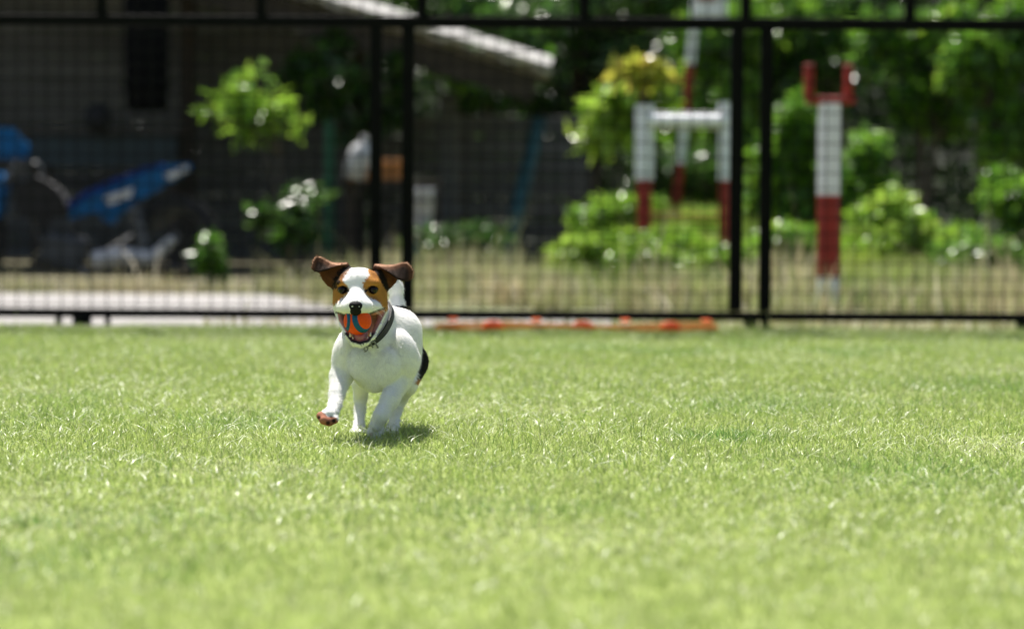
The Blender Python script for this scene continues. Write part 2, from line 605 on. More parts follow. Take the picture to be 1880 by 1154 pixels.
# ------------------------------------------------------------------ the fence
def make_fence():
    Y = FY
    base = at(940, 605, Y); base[2] = 0
    t = thing('wire_fence', 'black steel frame fence with square wire mesh across the back of the lawn', 'fence', base)
    X0, X1 = -5.0, 4.2
    fx = lambda px: m(px - CX, Y)
    z_top, z_bot, z_hi = at(940, 42, Y)[2], at(940, 578, Y)[2], 1.95
    rw = m(21, Y)
    b = m(16, Y)
    MB().box(((X0 + X1) / 2, Y, z_top), (X1 - X0, .034, rw), bev=.003).build('top_rail', M['black_metal'], t)
    MB().box(((X0 + X1) / 2, Y, z_bot), (X1 - X0, .030, b), bev=.003).build('bottom_rail', M['black_metal'], t)
    MB().box(((X0 + X1) / 2, Y, z_hi), (X1 - X0, .034, rw), bev=.003).build('upper_rail', M['black_metal'], t)
    for px, wpx in ((-520, 23), (-465, 23), (689, 22), (748, 23), (1350, 24), (1404, 23), (2120, 23)):
        w = m(wpx, Y)
        MB().box((fx(px), Y, (z_top + z_bot) / 2), (w, .036, z_top - z_bot - rw / 2 - b / 2), bev=.003).build('upright', M['black_metal'], t)
    for px in (-702, -406, -110, 186, 478, 773, 1070, 1365, 1665, 1960, 2255):
        MB().box((fx(px), Y + .002, (z_top + z_hi) / 2), (m(18, Y), .030, z_hi - z_top - rw), bev=.003).build('upper_upright', M['black_metal'], t)
    for px, wpx in ((107, 10), (150, 34), (197, 9), (748, 16), (1378, 26), (1404, 12), (1880, 26)):
        MB().box((fx(px), Y, z_bot / 2 - b / 4), (m(wpx, Y), .034, z_bot - b / 2), bev=.002).build('foot', M['black_metal'], t)
    # the wire mesh: about 57 mm squares, too thin to pick apart
    pitch = m(27.5, Y)
    r = .0029
    def wires(z0, z1, yoff):
        mb = MB()
        for i in range(int((X1 - X0) / pitch)):
            x = X0 + i * pitch
            mb.tube([(x, Y + yoff, z0), (x, Y + yoff, z1)], r, 4, cap=False)
        k = 0
        z = z0 + pitch * .55
        while z < z1:
            mb.tube([(X0, Y + yoff + .003, z), (X1, Y + yoff + .003, z)], r, 4, cap=False)
            z += pitch
        return mb
    wires(z_bot, z_top, .004).build('wire_mesh', M['wire'], t, kind='stuff')
    wires(z_top, z_hi, .007).build('upper_wire_mesh', M['wire'], t, kind='stuff')


make_fence()


# ------------------------------------------------------------------ training ladder on the grass
def make_ladder():
    Y = 10.50
    z = .042
    a, b = at(798, 606, Y), at(1318, 606, Y)
    t = thing('agility_ladder', 'orange flat training ladder lying on the grass below the fence', 'training ladder', ((a[0] + b[0]) / 2, Y, .004))
    for k, dy in enumerate((0.0, .16)):
        pts = [(x, Y + dy + .006 * math.sin(7 * x + k), z + .006 * math.sin(9 * x + 2 * k) - .012) for x in np.linspace(a[0], b[0], 24)]
        mb = MB()
        v, f = [], []
        for p in pts:
            v += [(p[0], p[1] - .010, p[2] - .007), (p[0], p[1] + .010, p[2] - .007), (p[0], p[1] + .010, p[2] + .007), (p[0], p[1] - .010, p[2] + .007)]
        for i in range(len(pts) - 1):
            for q in range(4):
                f.append((i * 4 + q, i * 4 + (q + 1) % 4, i * 4 + 4 + (q + 1) % 4, i * 4 + 4 + q))
        f += [(0, 1, 2, 3), tuple(4 * len(pts) - 1 - i for i in range(4))]
        mb.add(v, f).build('side_strap', M['orange_pale'], t)
    for px in (830, 985, 1150, 1300):
        x = at(px, 606, Y)[0]
        MB().box((x, Y + .08, z + .012), (.035, .15, .006), bev=.002).build('rung', M['orange'], t)
    names = {905: 'orange marker dome on the ladder nearest the dog', 1070: 'orange marker dome at the middle of the ladder',
             1230: 'orange marker dome on the ladder nearest the paired posts'}
    for px in (905, 1070, 1230):
        p = at(px, 606, Y)
        R0 = .040
        pr = [(R0, 0), (R0, .004), (R0 * .93, .010), (R0 * .75, .018), (R0 * .45, .024), (R0 * .3, .025), (R0 * .26, .021)]
        o = MB().lathe((p[0], Y - .025, .030), pr, 20).build('marker_dome', M['orange'], smooth=True)
        tag(o, names[px], 'marker cone', 'marker domes along the ladder')


make_ladder()


# ------------------------------------------------------------------ red and white training posts
def make_posts():
    # single forked pole on the right
    Y = 13.3
    b = at(1520, 562, Y)
    g0 = float(bank_h(np.array(b[0]), np.array(Y)))
    t = thing('forked_post', 'thick red and white post with a red fork on top, right of the fence uprights', 'post', (b[0], Y, g0))
    r = m(21.5, Y)
    zz = lambda py: at(1520, py, Y)[2]
    mb = lambda z0, z1, name, mt: MB().tube([(b[0], Y, z0), (b[0], Y, z1)], r, 20).build(name, mt, t, smooth=False)
    mb(g0 - .02, zz(508), 'white_foot', M['white_paint'])
    mb(zz(508), zz(358), 'red_band', M['red_paint'])
    mb(zz(358), zz(190), 'white_band', M['white_paint'])
    MB().box((b[0], Y, zz(184)), (m(90, Y), .07, m(14, Y)), bev=.005).build('fork_base', M['red_paint'], t)
    for px in (1485, 1556):
        x = at(px, 150, Y)[0]
        MB().box((x, Y, (zz(118) + zz(177)) / 2), (m(17, Y), .06, zz(118) - zz(177)), bev=.004).build('prong', M['red_paint'], t)
    # the goal-shaped pair with a crossbar
    Y = 16.2
    zz = lambda py: at(1260, py, Y)[2]
    xa, xb = at(1183, 300, Y)[0], at(1331, 300, Y)[0]
    g0 = float(bank_h(np.array((xa + xb) / 2), np.array(Y)))
    t = thing('jump_frame', 'white topped red jump frame with a white crossbar between two posts', 'jump frame', ((xa + xb) / 2, Y, g0))
    for x, wpx, top in ((xa, 34, 194), (xb, 24, 188)):
        r = m(wpx / 2, Y)
        rd = MB().tube([(x, Y, g0 - .05), (x, Y, zz(330))], r * .8, 16).build('post', M['red_paint'], t)
        MB().tube([(x, Y, zz(330)), (x, Y, zz(top))], r, 16).build('white_sleeve', M['white_paint'], rd)
    MB().tube([(xa, Y - .01, zz(222)), (xb, Y - .01, zz(222))], m(15, Y), 12).build('crossbar', M['white_paint'], t)
    for py in (392, 403):
        MB().tube([(xa, Y + .012, zz(py)), ((xa + xb) / 2, Y + .01, zz(py + 2)), (xb, Y + .012, zz(py))], .009, 6).build('cord', M['yellow_cord'], t)
    # the leaning banded pole behind it
    Y = 18.4
    t0 = at(1238, 400, Y)
    g0 = float(bank_h(np.array(t0[0]), np.array(Y)))
    t = thing('banded_pole', 'slim leaning red and white banded pole rising behind the jump frame', 'pole', (t0[0], Y, g0))
    bands = [(1232, 440, M['white_paint']), (1239, 385, M['red_paint']), (1249, 300, M['white_paint']), (1259, 205, M['red_paint']),
             (1267, 118, M['white_paint']), (1281, -20, None)]
    for (xa_, ya_, mt), (xb_, yb_, _) in zip(bands[:-1], bands[1:]):
        MB().tube([at(xa_, ya_, Y), at(xb_, yb_, Y)], m(8, Y), 12).build('red_band' if mt is M['red_paint'] else 'white_band', mt, t)
    MB().box(at(1303, 5, Y), (m(62, Y), .1, m(60, Y)), bev=.01).build('sign_board', M['white_paint'], t)
    MB().box(at(1296, -8, Y) - np.array([0, .056, 0]), (m(34, Y), .01, m(22, Y)), bev=.003).build('red_panel', M['red_paint'], t)


make_posts()


# ------------------------------------------------------------------ shed, walls and clutter on the left
def make_shed():
    Y = 19.0
    b = at(300, 500, Y)
    t = thing('open_shed', 'dark weathered open-fronted shed with a pale sloping roof edge', 'shed', (-3.2, Y, 0))
    # roof: falls to the right and rises away from the camera
    def roof_pt(u, v):      # u along the eave, v back
        p0, p1 = at(-900, -455, Y - .3), at(1012, 128, Y - .3)
        p = p0 + (p1 - p0) * u
        return p + np.array([0, v, v * .02])
    nu, nv, th = 120, 2, .035
    v, f = [], []
    for k in range(nu + 1):
        u = k / nu
        for j, vv in enumerate((0, 3.2)):
            p = roof_pt(u, vv)
            wv = .014 * math.sin(k * 2 * math.pi / 4)
            v.append(p + np.array([0, 0, wv]))
            v.append(p + np.array([0, 0, wv - .02]))
    for k in range(nu):
        a = k * 4
        f += [(a, a + 4, a + 6, a + 2), (a + 1, a + 3, a + 7, a + 5), (a, a + 1, a + 5, a + 4), (a + 2, a + 6, a + 7, a + 3)]
    f += [(0, 2, 3, 1), (nu * 4, nu * 4 + 1, nu * 4 + 3, nu * 4 + 2)]
    MB().add(v, f).build('roof_sheet', M['roof'], t)
    # sunlit lip along the low edge and the dark rafter board under it
    a0, a1 = roof_pt(0.40, .02), roof_pt(1, .02)
    d = a1 - a0
    ang = math.atan2(d[2], d[0])
    rot = Matrix.Rotation(-ang, 3, 'Y') @ Matrix.Rotation(R(58), 3, 'X')
    MB().box((a0 + a1) / 2 + np.array([0, -.04, .045]), (np.linalg.norm(d), .02, .095), rot=Matrix.Rotation(-ang, 3, 'Y') @ Matrix.Rotation(R(-55), 3, 'X')).build('gutter_board', M['roof'], t)
    c0, c1 = roof_pt(.4, .14) - np.array([0, 0, .16]), roof_pt(.985, .14) - np.array([0, 0, .16])
    MB().box((c0 + c1) / 2, (np.linalg.norm(c1 - c0), .05, .18), rot=Matrix.Rotation(-ang, 3, 'Y')).build('rafter', M['brown_wood'], t)
    # back wall of horizontal planks
    Yw = 20.6
    z = .02
    x0, x1 = -7.0, at(640, 300, Yw)[0]
    k = 0
    g = random.Random(4)
    while z < 2.9:
        hh = .165 + g.uniform(-.008, .008)
        MB().box(((x0 + x1) / 2, Yw + g.uniform(-.008, .008), z + hh / 2), (x1 - x0, .03, hh - .006), bev=.003).build('plank', M['plank'], t)
        z += hh
    for px in (-140, 345, 660):
        x = at(px, 300, Yw - .25)[0]
        MB().box((x, Yw - .25, 1.35), (.10, .10, 2.7), bev=.006).build('post', M['brown_wood'], t)
    # side wall at the far left keeps the inside dark
    for i in range(12):
        MB().box((-6.9, 19.3, .1 + i * .2), (.03, 2.6, .19), bev=.004).build('side_plank', M['plank'], t)


make_shed()


def make_board_wall():
    Y = 21.2
    t = thing('board_wall', 'grey horizontal board wall in shade beyond the leaning teal pole', 'wall', (at(900, 420, Y)[0], Y, 0))
    z = .02
    x0, x1 = at(700, 300, Y)[0], at(1085, 300, Y)[0]
    g = random.Random(7)
    for i in range(7):
        hh = .155
        MB().box(((x0 + x1) / 2 + g.uniform(-.01, .01), Y + g.uniform(-.012, .012), z + hh / 2), (x1 - x0, .03, hh - .018), bev=.004).build('board', M['plank_grey'], t)
        z += hh
    for px in (705, 895, 1080):
        x = at(px, 300, Y + .05)[0]
        MB().box((x, Y + .06, .58), (.08, .06, 1.16), bev=.005).build('post', M['brown_wood'], t)


make_board_wall()


def make_clutter():
    # hanging punch bag
    Y = 18.4
    top, bot = at(270, -150, Y), at(270, 205, Y)
    t = thing('hanging_bag', 'long black cylindrical bag hanging under the shed roof', 'punching bag', (top[0], Y, bot[2]))
    r = m(42, Y)
    H = top[2] - bot[2]
    MB().lathe((top[0], Y, bot[2]), [(r * .7, 0), (r * .85, .015), (r * .92, .05), (r, H * .4), (r * 1.03, H * .8), (r, H - .03), (r * .8, H)], 24).build('bag', M['black_leather'], t, smooth=True)
    for z in (.12, .72):
        MB().lathe((top[0], Y, bot[2] + H * z), [(r * 1.03, 0), (r * 1.05, .004), (r * 1.05, .04), (r * 1.03, .044)], 24).build('strap', M['black_leather'], t)
    for k in range(4):
        an = k * math.pi / 2 + .6
        MB().tube([(top[0] + r * .8 * math.cos(an), Y + r * .8 * math.sin(an), top[2]), (top[0], Y, top[2] + .35)], .008, 6).build('chain', M['steel'], t)
    MB().tube([(top[0], Y, top[2] + .35), (top[0], Y, top[2] + .75)], .008, 6).build('hook', M['steel'], t)
    # small dark round thing by the bag
    Y = 18.9
    p = at(180, 215, Y)
    o = MB().lathe((p[0], Y, p[2] - m(30, Y)), [(.02, 0), (.06, .01), (m(24, Y), .06), (m(27, Y), .11), (m(22, Y), .16), (m(10, Y), .2)], 20).build('round_pot', M['rubber'], smooth=True)
    tag(o, 'small round black pot standing on the slate workbench', 'pot')
    # workbench with a slate-coloured front
    Y = 19.1
    a, b = at(55, 300, Y), at(325, 300, Y)
    zt, zb = at(180, 248, Y)[2], at(180, 304, Y)[2]
    t = thing('workbench', 'low slate grey workbench against the shed wall', 'workbench', ((a[0] + b[0]) / 2, Y, 0))
    MB().box(((a[0] + b[0]) / 2, Y + .25, zt + .012), (b[0] - a[0] + .06, .56, .024), bev=.004).build('top', M['brown_wood'], t)
    MB().box(((a[0] + b[0]) / 2, Y, (zt + zb) / 2), (b[0] - a[0], .03, zt - zb), bev=.004).build('front_panel', M['slate'], t)
    for x in (a[0] + .04, b[0] - .04):
        for yy in (Y + .03, Y + .48):
            MB().box((x, yy, zb / 2 + .1), (.06, .05, zb + .2), bev=.004).build('leg', M['brown_wood'], t)
    # table, crate and jug
    Y = 18.2
    zt = at(680, 331, Y)[2]
    xa, xb = at(640, 331, Y)[0], at(800, 331, Y)[0]
    t = thing('side_table', 'plain dark wooden table behind the fence uprights above the dog', 'table', ((xa + xb) / 2, Y + .2, 0))
    MB().box(((xa + xb) / 2, Y + .2, zt - .016), (xb - xa + .06, .5, .032), bev=.004).build('top', M['brown_wood'], t)
    for x in (xa, xb):
        for yy in (Y + .0, Y + .4):
            MB().box((x, yy, (zt - .032) / 2), (.045, .045, zt - .034), bev=.003).build('leg', M['brown_wood'], t)
    c = at(688, 310, Y)
    t = thing('orange_crate', 'orange plastic crate on the dark table', 'crate', (c[0], Y + .1, zt))
    W, H, D = m(92, Y), m(41, Y), .24
    for i in range(3):
        MB().box((c[0], Y, zt + .022 + i * H / 3), (W, .012, H / 3 - .012), bev=.002).build('front_slat', M['orange_crate'], t)
        MB().box((c[0], Y + D, zt + .022 + i * H / 3), (W, .012, H / 3 - .012), bev=.002).build('back_slat', M['orange_crate'], t)
    for s in (-1, 1):
        MB().box((c[0] + s * W / 2, Y + D / 2, zt + H / 2 + .003), (.014, D + .016, H), bev=.002).build('end_panel', M['orange_crate'], t)
    MB().box((c[0], Y + D / 2, zt + .008), (W - .02, D - .02, .01)).build('bottom', M['orange_crate'], t)
    # white jug leaning on the crate
    j = at(660, 275, Y - .0)
    ax = Vector((.30, 0, 1)).normalized()
    q = Vector(at(648, 318, Y - .12))
    q.z = zt + .01
    t = thing('white_jug', 'white plastic jug leaning beside the orange crate', 'jug', q)
    r = m(20, Y)
    h = m(78, Y)
    MB().lathe(q, [(r * .8, 0), (r, .012), (r * 1.05, h * .55), (r * .95, h * .7), (r * .5, h * .86), (r * .36, h * .9), (r * .36, h * .96)], 20, ax).build('jug_body', M['white_plastic'], t, smooth=True)
    MB().lathe(q + ax * h * .96, [(r * .42, 0), (r * .42, h * .06), (r * .36, h * .07)], 16, ax).build('cap', M['white_plastic'], t)
    # white bucket on an upturned dark crate
    Y = 17.9
    p = at(777, 412, Y)
    o = thing('white_bucket', 'white plastic bucket on a dark box just right of the fence upright', 'bucket', p)
    r = m(22, Y)
    MB().lathe(p, [(r * .72, 0), (r * .78, .01), (r * 1.0, m(58, Y)), (r * 1.06, m(60, Y)), (r * 1.06, m(66, Y)), (r * .97, m(66, Y)), (r * .9, m(50, Y)), (r * .7, .02)], 20).build('pail', M['white_plastic'], o, smooth=True)
    MB().tube([p + np.array([r * math.cos(a_), -.02, m(62, Y) - r * .9 * math.sin(a_)]) - np.array([0, r * .9, 0]) * math.sin(a_) for a_ in np.linspace(0, math.pi, 12)], .004, 6).build('handle', M['steel'], o)
    o = MB().box((p[0], Y + .02, (p[2] - .003) / 2), (m(64, Y), .28, p[2] - .003), bev=.008).build('dark_box', M['plank'])
    tag(o, 'dark wooden box under the white bucket', 'box')
    # poles
    def pole(name, label, p0, p1, r, mt, cat='pole', foot=None):
        v = Vector(p1) - Vector(p0)
        t = thing(name, label, cat, p0)
        MB().tube([p0, p1], r, 12).build('shaft', mt, t)
        e = Vector(p1)
        MB().tube([e, e + v.normalized() * .02], r * 1.15, 12).build('cap', M['rubber'], t)
        return t
    Y = 18.6
    p0 = at(930, 460, Y); p0[2] = .0; p0[0] = at(921, 470, Y)[0]
    pole('leaning_pole', 'teal painted pole leaning in front of the grey board wall', p0, at(989, 225, Y + .9), m(14, Y), M['teal'])
    Y = 18.7
    p0 = at(605, 400, Y); p0[2] = 0
    pole('green_pole', 'short green pole standing in the dark left of the orange crate', p0, at(605, 222, Y), m(9, Y), M['green_paint'])
    Y = 14.9
    p0 = at(766, 470, Y); p0[2] = .012
    pole('short_teal_stake', 'short teal stake behind the fence next to the dog', p0, at(766, 438, Y), m(9, Y), M['teal'])
    Y = 20.2
    p0 = at(822, 400, Y); p0[2] = 0
    pole('grey_post', 'upright grey weathered post in front of the grey board wall', p0, at(822, 178, Y), m(17, Y), M['plank_grey'], 'post')


make_clutter()


# ------------------------------------------------------------------ the blue dirt bike
def make_bike():
    Y = 16.4
    zg = .002
    rw = m(74, Y)
    q = lambda px, py, dy=0.0: at(px, py, Y + dy)
    c = at(180, 520, Y)
    t = thing('dirt_bike', 'blue and white dirt bike parked facing left in the dark shed', 'motorbike', (c[0], Y, 0))

    def wheel(px, rr):
        cx = at(px, 450, Y)[0]
        cz = rr + zg + .02
        w = thing_part('wheel', (cx, Y, cz), t)
        ring = [(cx + (rr - .03) * math.cos(a), Y, cz + (rr - .03) * math.sin(a)) for a in np.linspace(0, 2 * math.pi, 36, endpoint=False)]
        MB().tube(ring, .036, 10, closed=True).build('tyre', M['rubber'], w, smooth=True)
        kn = MB()
        for a in np.linspace(0, 2 * math.pi, 40, endpoint=False):
            kn.box((cx + (rr + .008) * math.cos(a), Y, cz + (rr + .008) * math.sin(a)), (.022, .05, .022), rot=Matrix.Rotation(-a, 3, 'Y'))
        kn.build('tread', M['rubber'], w)
        rim = [(cx + (rr - .068) * math.cos(a), Y, cz + (rr - .068) * math.sin(a)) for a in np.linspace(0, 2 * math.pi, 36, endpoint=False)]
        MB().tube(rim, .011, 8, closed=True).build('rim', M['grey_plastic'], w, smooth=True)
        sp = MB()
        for k, a in enumerate(np.linspace(0, 2 * math.pi, 18, endpoint=False)):
            s = .02 if k % 2 else -.02
            sp.tube([(cx, Y + s, cz), (cx + (rr - .07) * math.cos(a), Y, cz + (rr - .07) * math.sin(a))], .002, 4)
        sp.build('spokes', M['grey_plastic'], w)
        MB().tube([(cx, Y - .04, cz), (cx, Y + .04, cz)], .028, 14).build('hub', M['grey_plastic'], w)
        return cx, cz

    def thing_part(name, loc, parent):
        o = bpy.data.objects.new(name, None)
        COL.objects.link(o)
        o.parent = parent
        o.location = tuple(np.array(loc) - origin(parent))
        o.empty_display_size = .05
        return o

    rx, rz = wheel(322, rw)
    fx, fz = wheel(-62, rw)
    # tail and side panel: a bent blue shell rising to the right
    def shell(name, top, bot, width, mt, parent):
        n = len(top)
        v, f = [], []
        for (a, b) in zip(top, bot):
            A, B = q(*a), q(*b)
            v += [A + np.array([0, -width, 0]), A + np.array([0, width, 0]), B + np.array([0, width * .8, 0]), B + np.array([0, -width * .8, 0])]
        for i in range(n - 1):
            for k in range(4):
                f.append((i * 4 + k, i * 4 + (k + 1) % 4, i * 4 + 4 + (k + 1) % 4, i * 4 + 4 + k))
        f += [(0, 1, 2, 3), tuple(4 * n - 1 - k for k in range(4))]
        return MB().add(v, f).build(name, mt, parent, smooth=False)

    top = [(128, 388), (165, 362), (215, 340), (265, 318), (310, 303), (348, 300)]
    bot = [(132, 402), (175, 392), (225, 384), (270, 362), (315, 335), (350, 312)]
    tail = shell('tail_fairing', top, bot, .075, M['sky_blue'], t)
    shell('seat', [(120, 375), (165, 348), (215, 327), (262, 308), (300, 300)], [(126, 390), (167, 363), (216, 341), (264, 320), (303, 306)], .065, M['blue_plastic'], t)
    mb = MB().prism([q(190, 362, -.083), q(245, 344, -.083), q(240, 362, -.083), q(200, 376, -.083)], .006)
    mb.build('white_graphic', M['white_plastic'], tail)
    mb = MB().prism([q(300, 322, -.083), q(343, 303, -.083), q(345, 313, -.083), q(312, 330, -.083)], .006)
    mb.build('white_graphic', M['white_plastic'], tail)
    shell('side_panel', [(185, 388), (215, 385), (250, 372)], [(190, 402), (208, 412), (232, 388)], .08, M['sky_blue'], t)
    # shock: a real coil
    a, b = Vector(q(247, 384, -.09)), Vector(q(264, 458, -.09))
    ax = (b - a)
    L = ax.length
    ax.normalize()
    u = ax.cross(Vector((0, 1, 0))).normalized()
    w = ax.cross(u)
    coil = [a + ax * (L * k / 160) + (u * math.cos(k * 2 * math.pi * 9 / 160) + w * math.sin(k * 2 * math.pi * 9 / 160)) * .030 for k in range(161)]
    sh = MB().tube([a - ax * .03, b + ax * .03], .016, 10).build('shock_absorber', M['grey_plastic'], t)
    MB().tube(coil, .0075, 6).build('spring', M['steel'], sh, smooth=True)
    # swingarm, engine, frame, tank, fork, bars
    MB().tube([q(170, 478, -.10), q(222, 470, -.10), q(280, 474, -.10), (rx, Y - .10, rz)], [.05, .055, .045, .026], 10).build('swingarm', M['white_plastic'], t)
    en = MB().box(q(120, 462), (.26, .20, .20), rot=Matrix.Rotation(.2, 3, 'Y'), bev=.03).build('engine', M['grey_plastic'], t)
    for k in range(6):
        MB().box(q(112, 412 + k * 6), (.16, .16, .008), bev=.002).build('cooling_fin', M['grey_plastic'], en)
    MB().tube([q(40, 330), q(60, 400), q(95, 492), q(190, 494), q(150, 400), q(60, 345)], .018, 8).build('frame', M['grey_plastic'], t)
    shell('tank', [(30, 345), (70, 322), (110, 345), (130, 380)], [(40, 400), (80, 402), (115, 398), (132, 392)], .10, M['rubber'], t)
    sp = shell('shroud', [(-40, 322), (0, 316), (14, 330)], [(-30, 385), (-6, 402), (6, 398)], .11, M['sky_blue'], t)
    for dy in (-.075, .075):
        MB().tube([q(35, 300, dy), (fx, Y + dy, fz)], [.022, .016], 10).build('fork_leg', M['grey_plastic'], t)
    pl = MB().prism([q(-8, 292, -.12), q(50, 290, -.12), q(56, 268, -.12), q(34, 250, -.12), q(26, 236, -.12), q(-8, 232, -.12)], .03)
    pl.build('number_plate', M['sky_blue'], t)
    hb = MB().tube([q(20, 298, -.36), q(30, 300, -.16), q(38, 306, 0), q(30, 300, .16), q(20, 298, .36)], .011, 8).build('handlebar', M['steel'], t)
    for dy in (-.36, .36):
        MB().tube([q(20, 298, dy - .05), q(20, 298, dy + .06)], .017, 10).build('grip', M['rubber'], hb)
    MB().tube([q(48, 300, -.13), q(68, 300, -.13), q(80, 314, -.13), q(82, 330, -.13)], .014, 8).build('brake_lever_guard', M['grey_plastic'], t)
    shell('front_fender', [(-130, 380), (-62, 352), (0, 372)], [(-128, 388), (-62, 362), (0, 380)], .07, M['sky_blue'], t)
    MB().tube([q(186, 470, .06), q(240, 440, .10), q(330, 380, .10)], [.022, .03, .036], 10).build('exhaust', M['grey_plastic'], t)
    MB().tube([q(150, 492, -.11), q(168, 520, -.22)], .010, 8).build('kickstand', M['steel'], t)


make_bike()


# ------------------------------------------------------------------ trees and shrubs
def leaf_mesh(P, N, size, col, g, aspect=.45):
    """separate folded leaves: 6 vertices, 4 triangles each"""
    n = len(P)
    N = N / np.linalg.norm(N, axis=1, keepdims=True)
    t = g.normal(size=(n, 3))
    t -= N * (t * N).sum(1, keepdims=True)
    t /= np.linalg.norm(t, axis=1, keepdims=True)
    b = np.cross(N, t)
    L = size[:, None]
    W = L * aspect * .5
    a = P
    c1 = P + t * L * .45
    tip = P + t * L - N * L * .16
    l = c1 + b * W + N * W * .35
    r = c1 - b * W + N * W * .35
    V = np.stack([a, l, c1, r, tip], 1).reshape(-1, 3)
    i = (np.arange(n) * 5)[:, None]
    F = np.concatenate([i + np.array([[0, 2, 1]]), i + np.array([[0, 3, 2]]), i + np.array([[1, 2, 4]]), i + np.array([[2, 3, 4]])])
    C = np.repeat(col, 5, 0)
    return V, F, C


def crown_points(clumps, n, g, shell=.55):
    """clumps: (centre, radii, weight) -> points and outward normals"""
    w = np.array([c[2] for c in clumps], float)
    k = g.choice(len(clumps), n, p=w / w.sum())
    ctr = np.array([c[0] for c in clumps])[k]
    rad = np.array([c[1] for c in clumps])[k]
    d = g.normal(size=(n, 3))
    d /= np.linalg.norm(d, axis=1, keepdims=True)
    r = g.uniform(shell ** 3, 1, n) ** (1 / 3) * (1 + g.normal(0, .08, n))
    return ctr + d * rad * r[:, None], d


def sub_clumps(c, r, n, g, rr=.38):
    out = []
    for _ in range(n):
        d = g.normal(size=3); d /= np.linalg.norm(d)
        f = g.uniform(.35, .95)
        s = rr * g.uniform(.6, 1.25)
        out.append((np.array(c) + d * np.array(r) * f, np.array(r) * s, s ** 2))
    return out


def make_tree(name, label, base, tips, clumps, n, cols, size, seed, cat='tree', group=None, trunk_r=.06, aspect=.45, up=.5):
    g = np.random.default_rng(seed)
    t = thing(name, label, cat, base, group)
    mb = MB()
    for tip in tips:
        b0 = Vector(base) - Vector((0, 0, .05)); e = Vector(tip)
        mid = b0.lerp(e, .5) + Vector((g.normal(0, .06), g.normal(0, .06), .1))
        pts = [b0 * (1 - s) ** 2 + mid * 2 * s * (1 - s) + e * s * s for s in np.linspace(0, 1, 9)]
        mb.tube(pts, [trunk_r * (1 - .75 * s) for s in np.linspace(0, 1, 9)], 8)
    for c in clumps[: min(len(clumps), 26)]:
        e = Vector(c[0])
        s = Vector(min(tips, key=lambda q: (Vector(q) - e).length))
        st = Vector(base).lerp(s, .75)
        mb.tube([st, st.lerp(e, .5) + Vector((0, 0, .05)), e], [trunk_r * .35, trunk_r * .22, trunk_r * .08], 5)
    mb.build('trunk', M['bark'], t, smooth=True)
    P, d = crown_points(clumps, n, g)
    N = d * .6 + g.normal(0, .55, (n, 3)) + np.array([0, 0, up])
    cols = np.array(cols, float)
    f = g.random(n)
    k = (noise(P, 3.0, seed) * .7 + f * .5 - .1).clip(0, .999) * (len(cols) - 1)
    i = k.astype(int)
    c = cols[i] * (1 - (k - i))[:, None] + cols[np.minimum(i + 1, len(cols) - 1)] * (k - i)[:, None]
    c = c * g.uniform(.7, 1.25, (n, 1))
    V, F, C = leaf_mesh(P, N, size * g.uniform(.6, 1.3, n), c, g, aspect)
    mesh_obj('crown', V, F, M['leaf'], t, col=C)
    return t


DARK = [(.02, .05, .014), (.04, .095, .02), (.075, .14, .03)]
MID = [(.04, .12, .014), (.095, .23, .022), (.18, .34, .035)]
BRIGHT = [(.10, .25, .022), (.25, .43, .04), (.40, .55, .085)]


def gz(x, Y):
    return float(bank_h(np.array(float(x)), np.array(float(Y))))


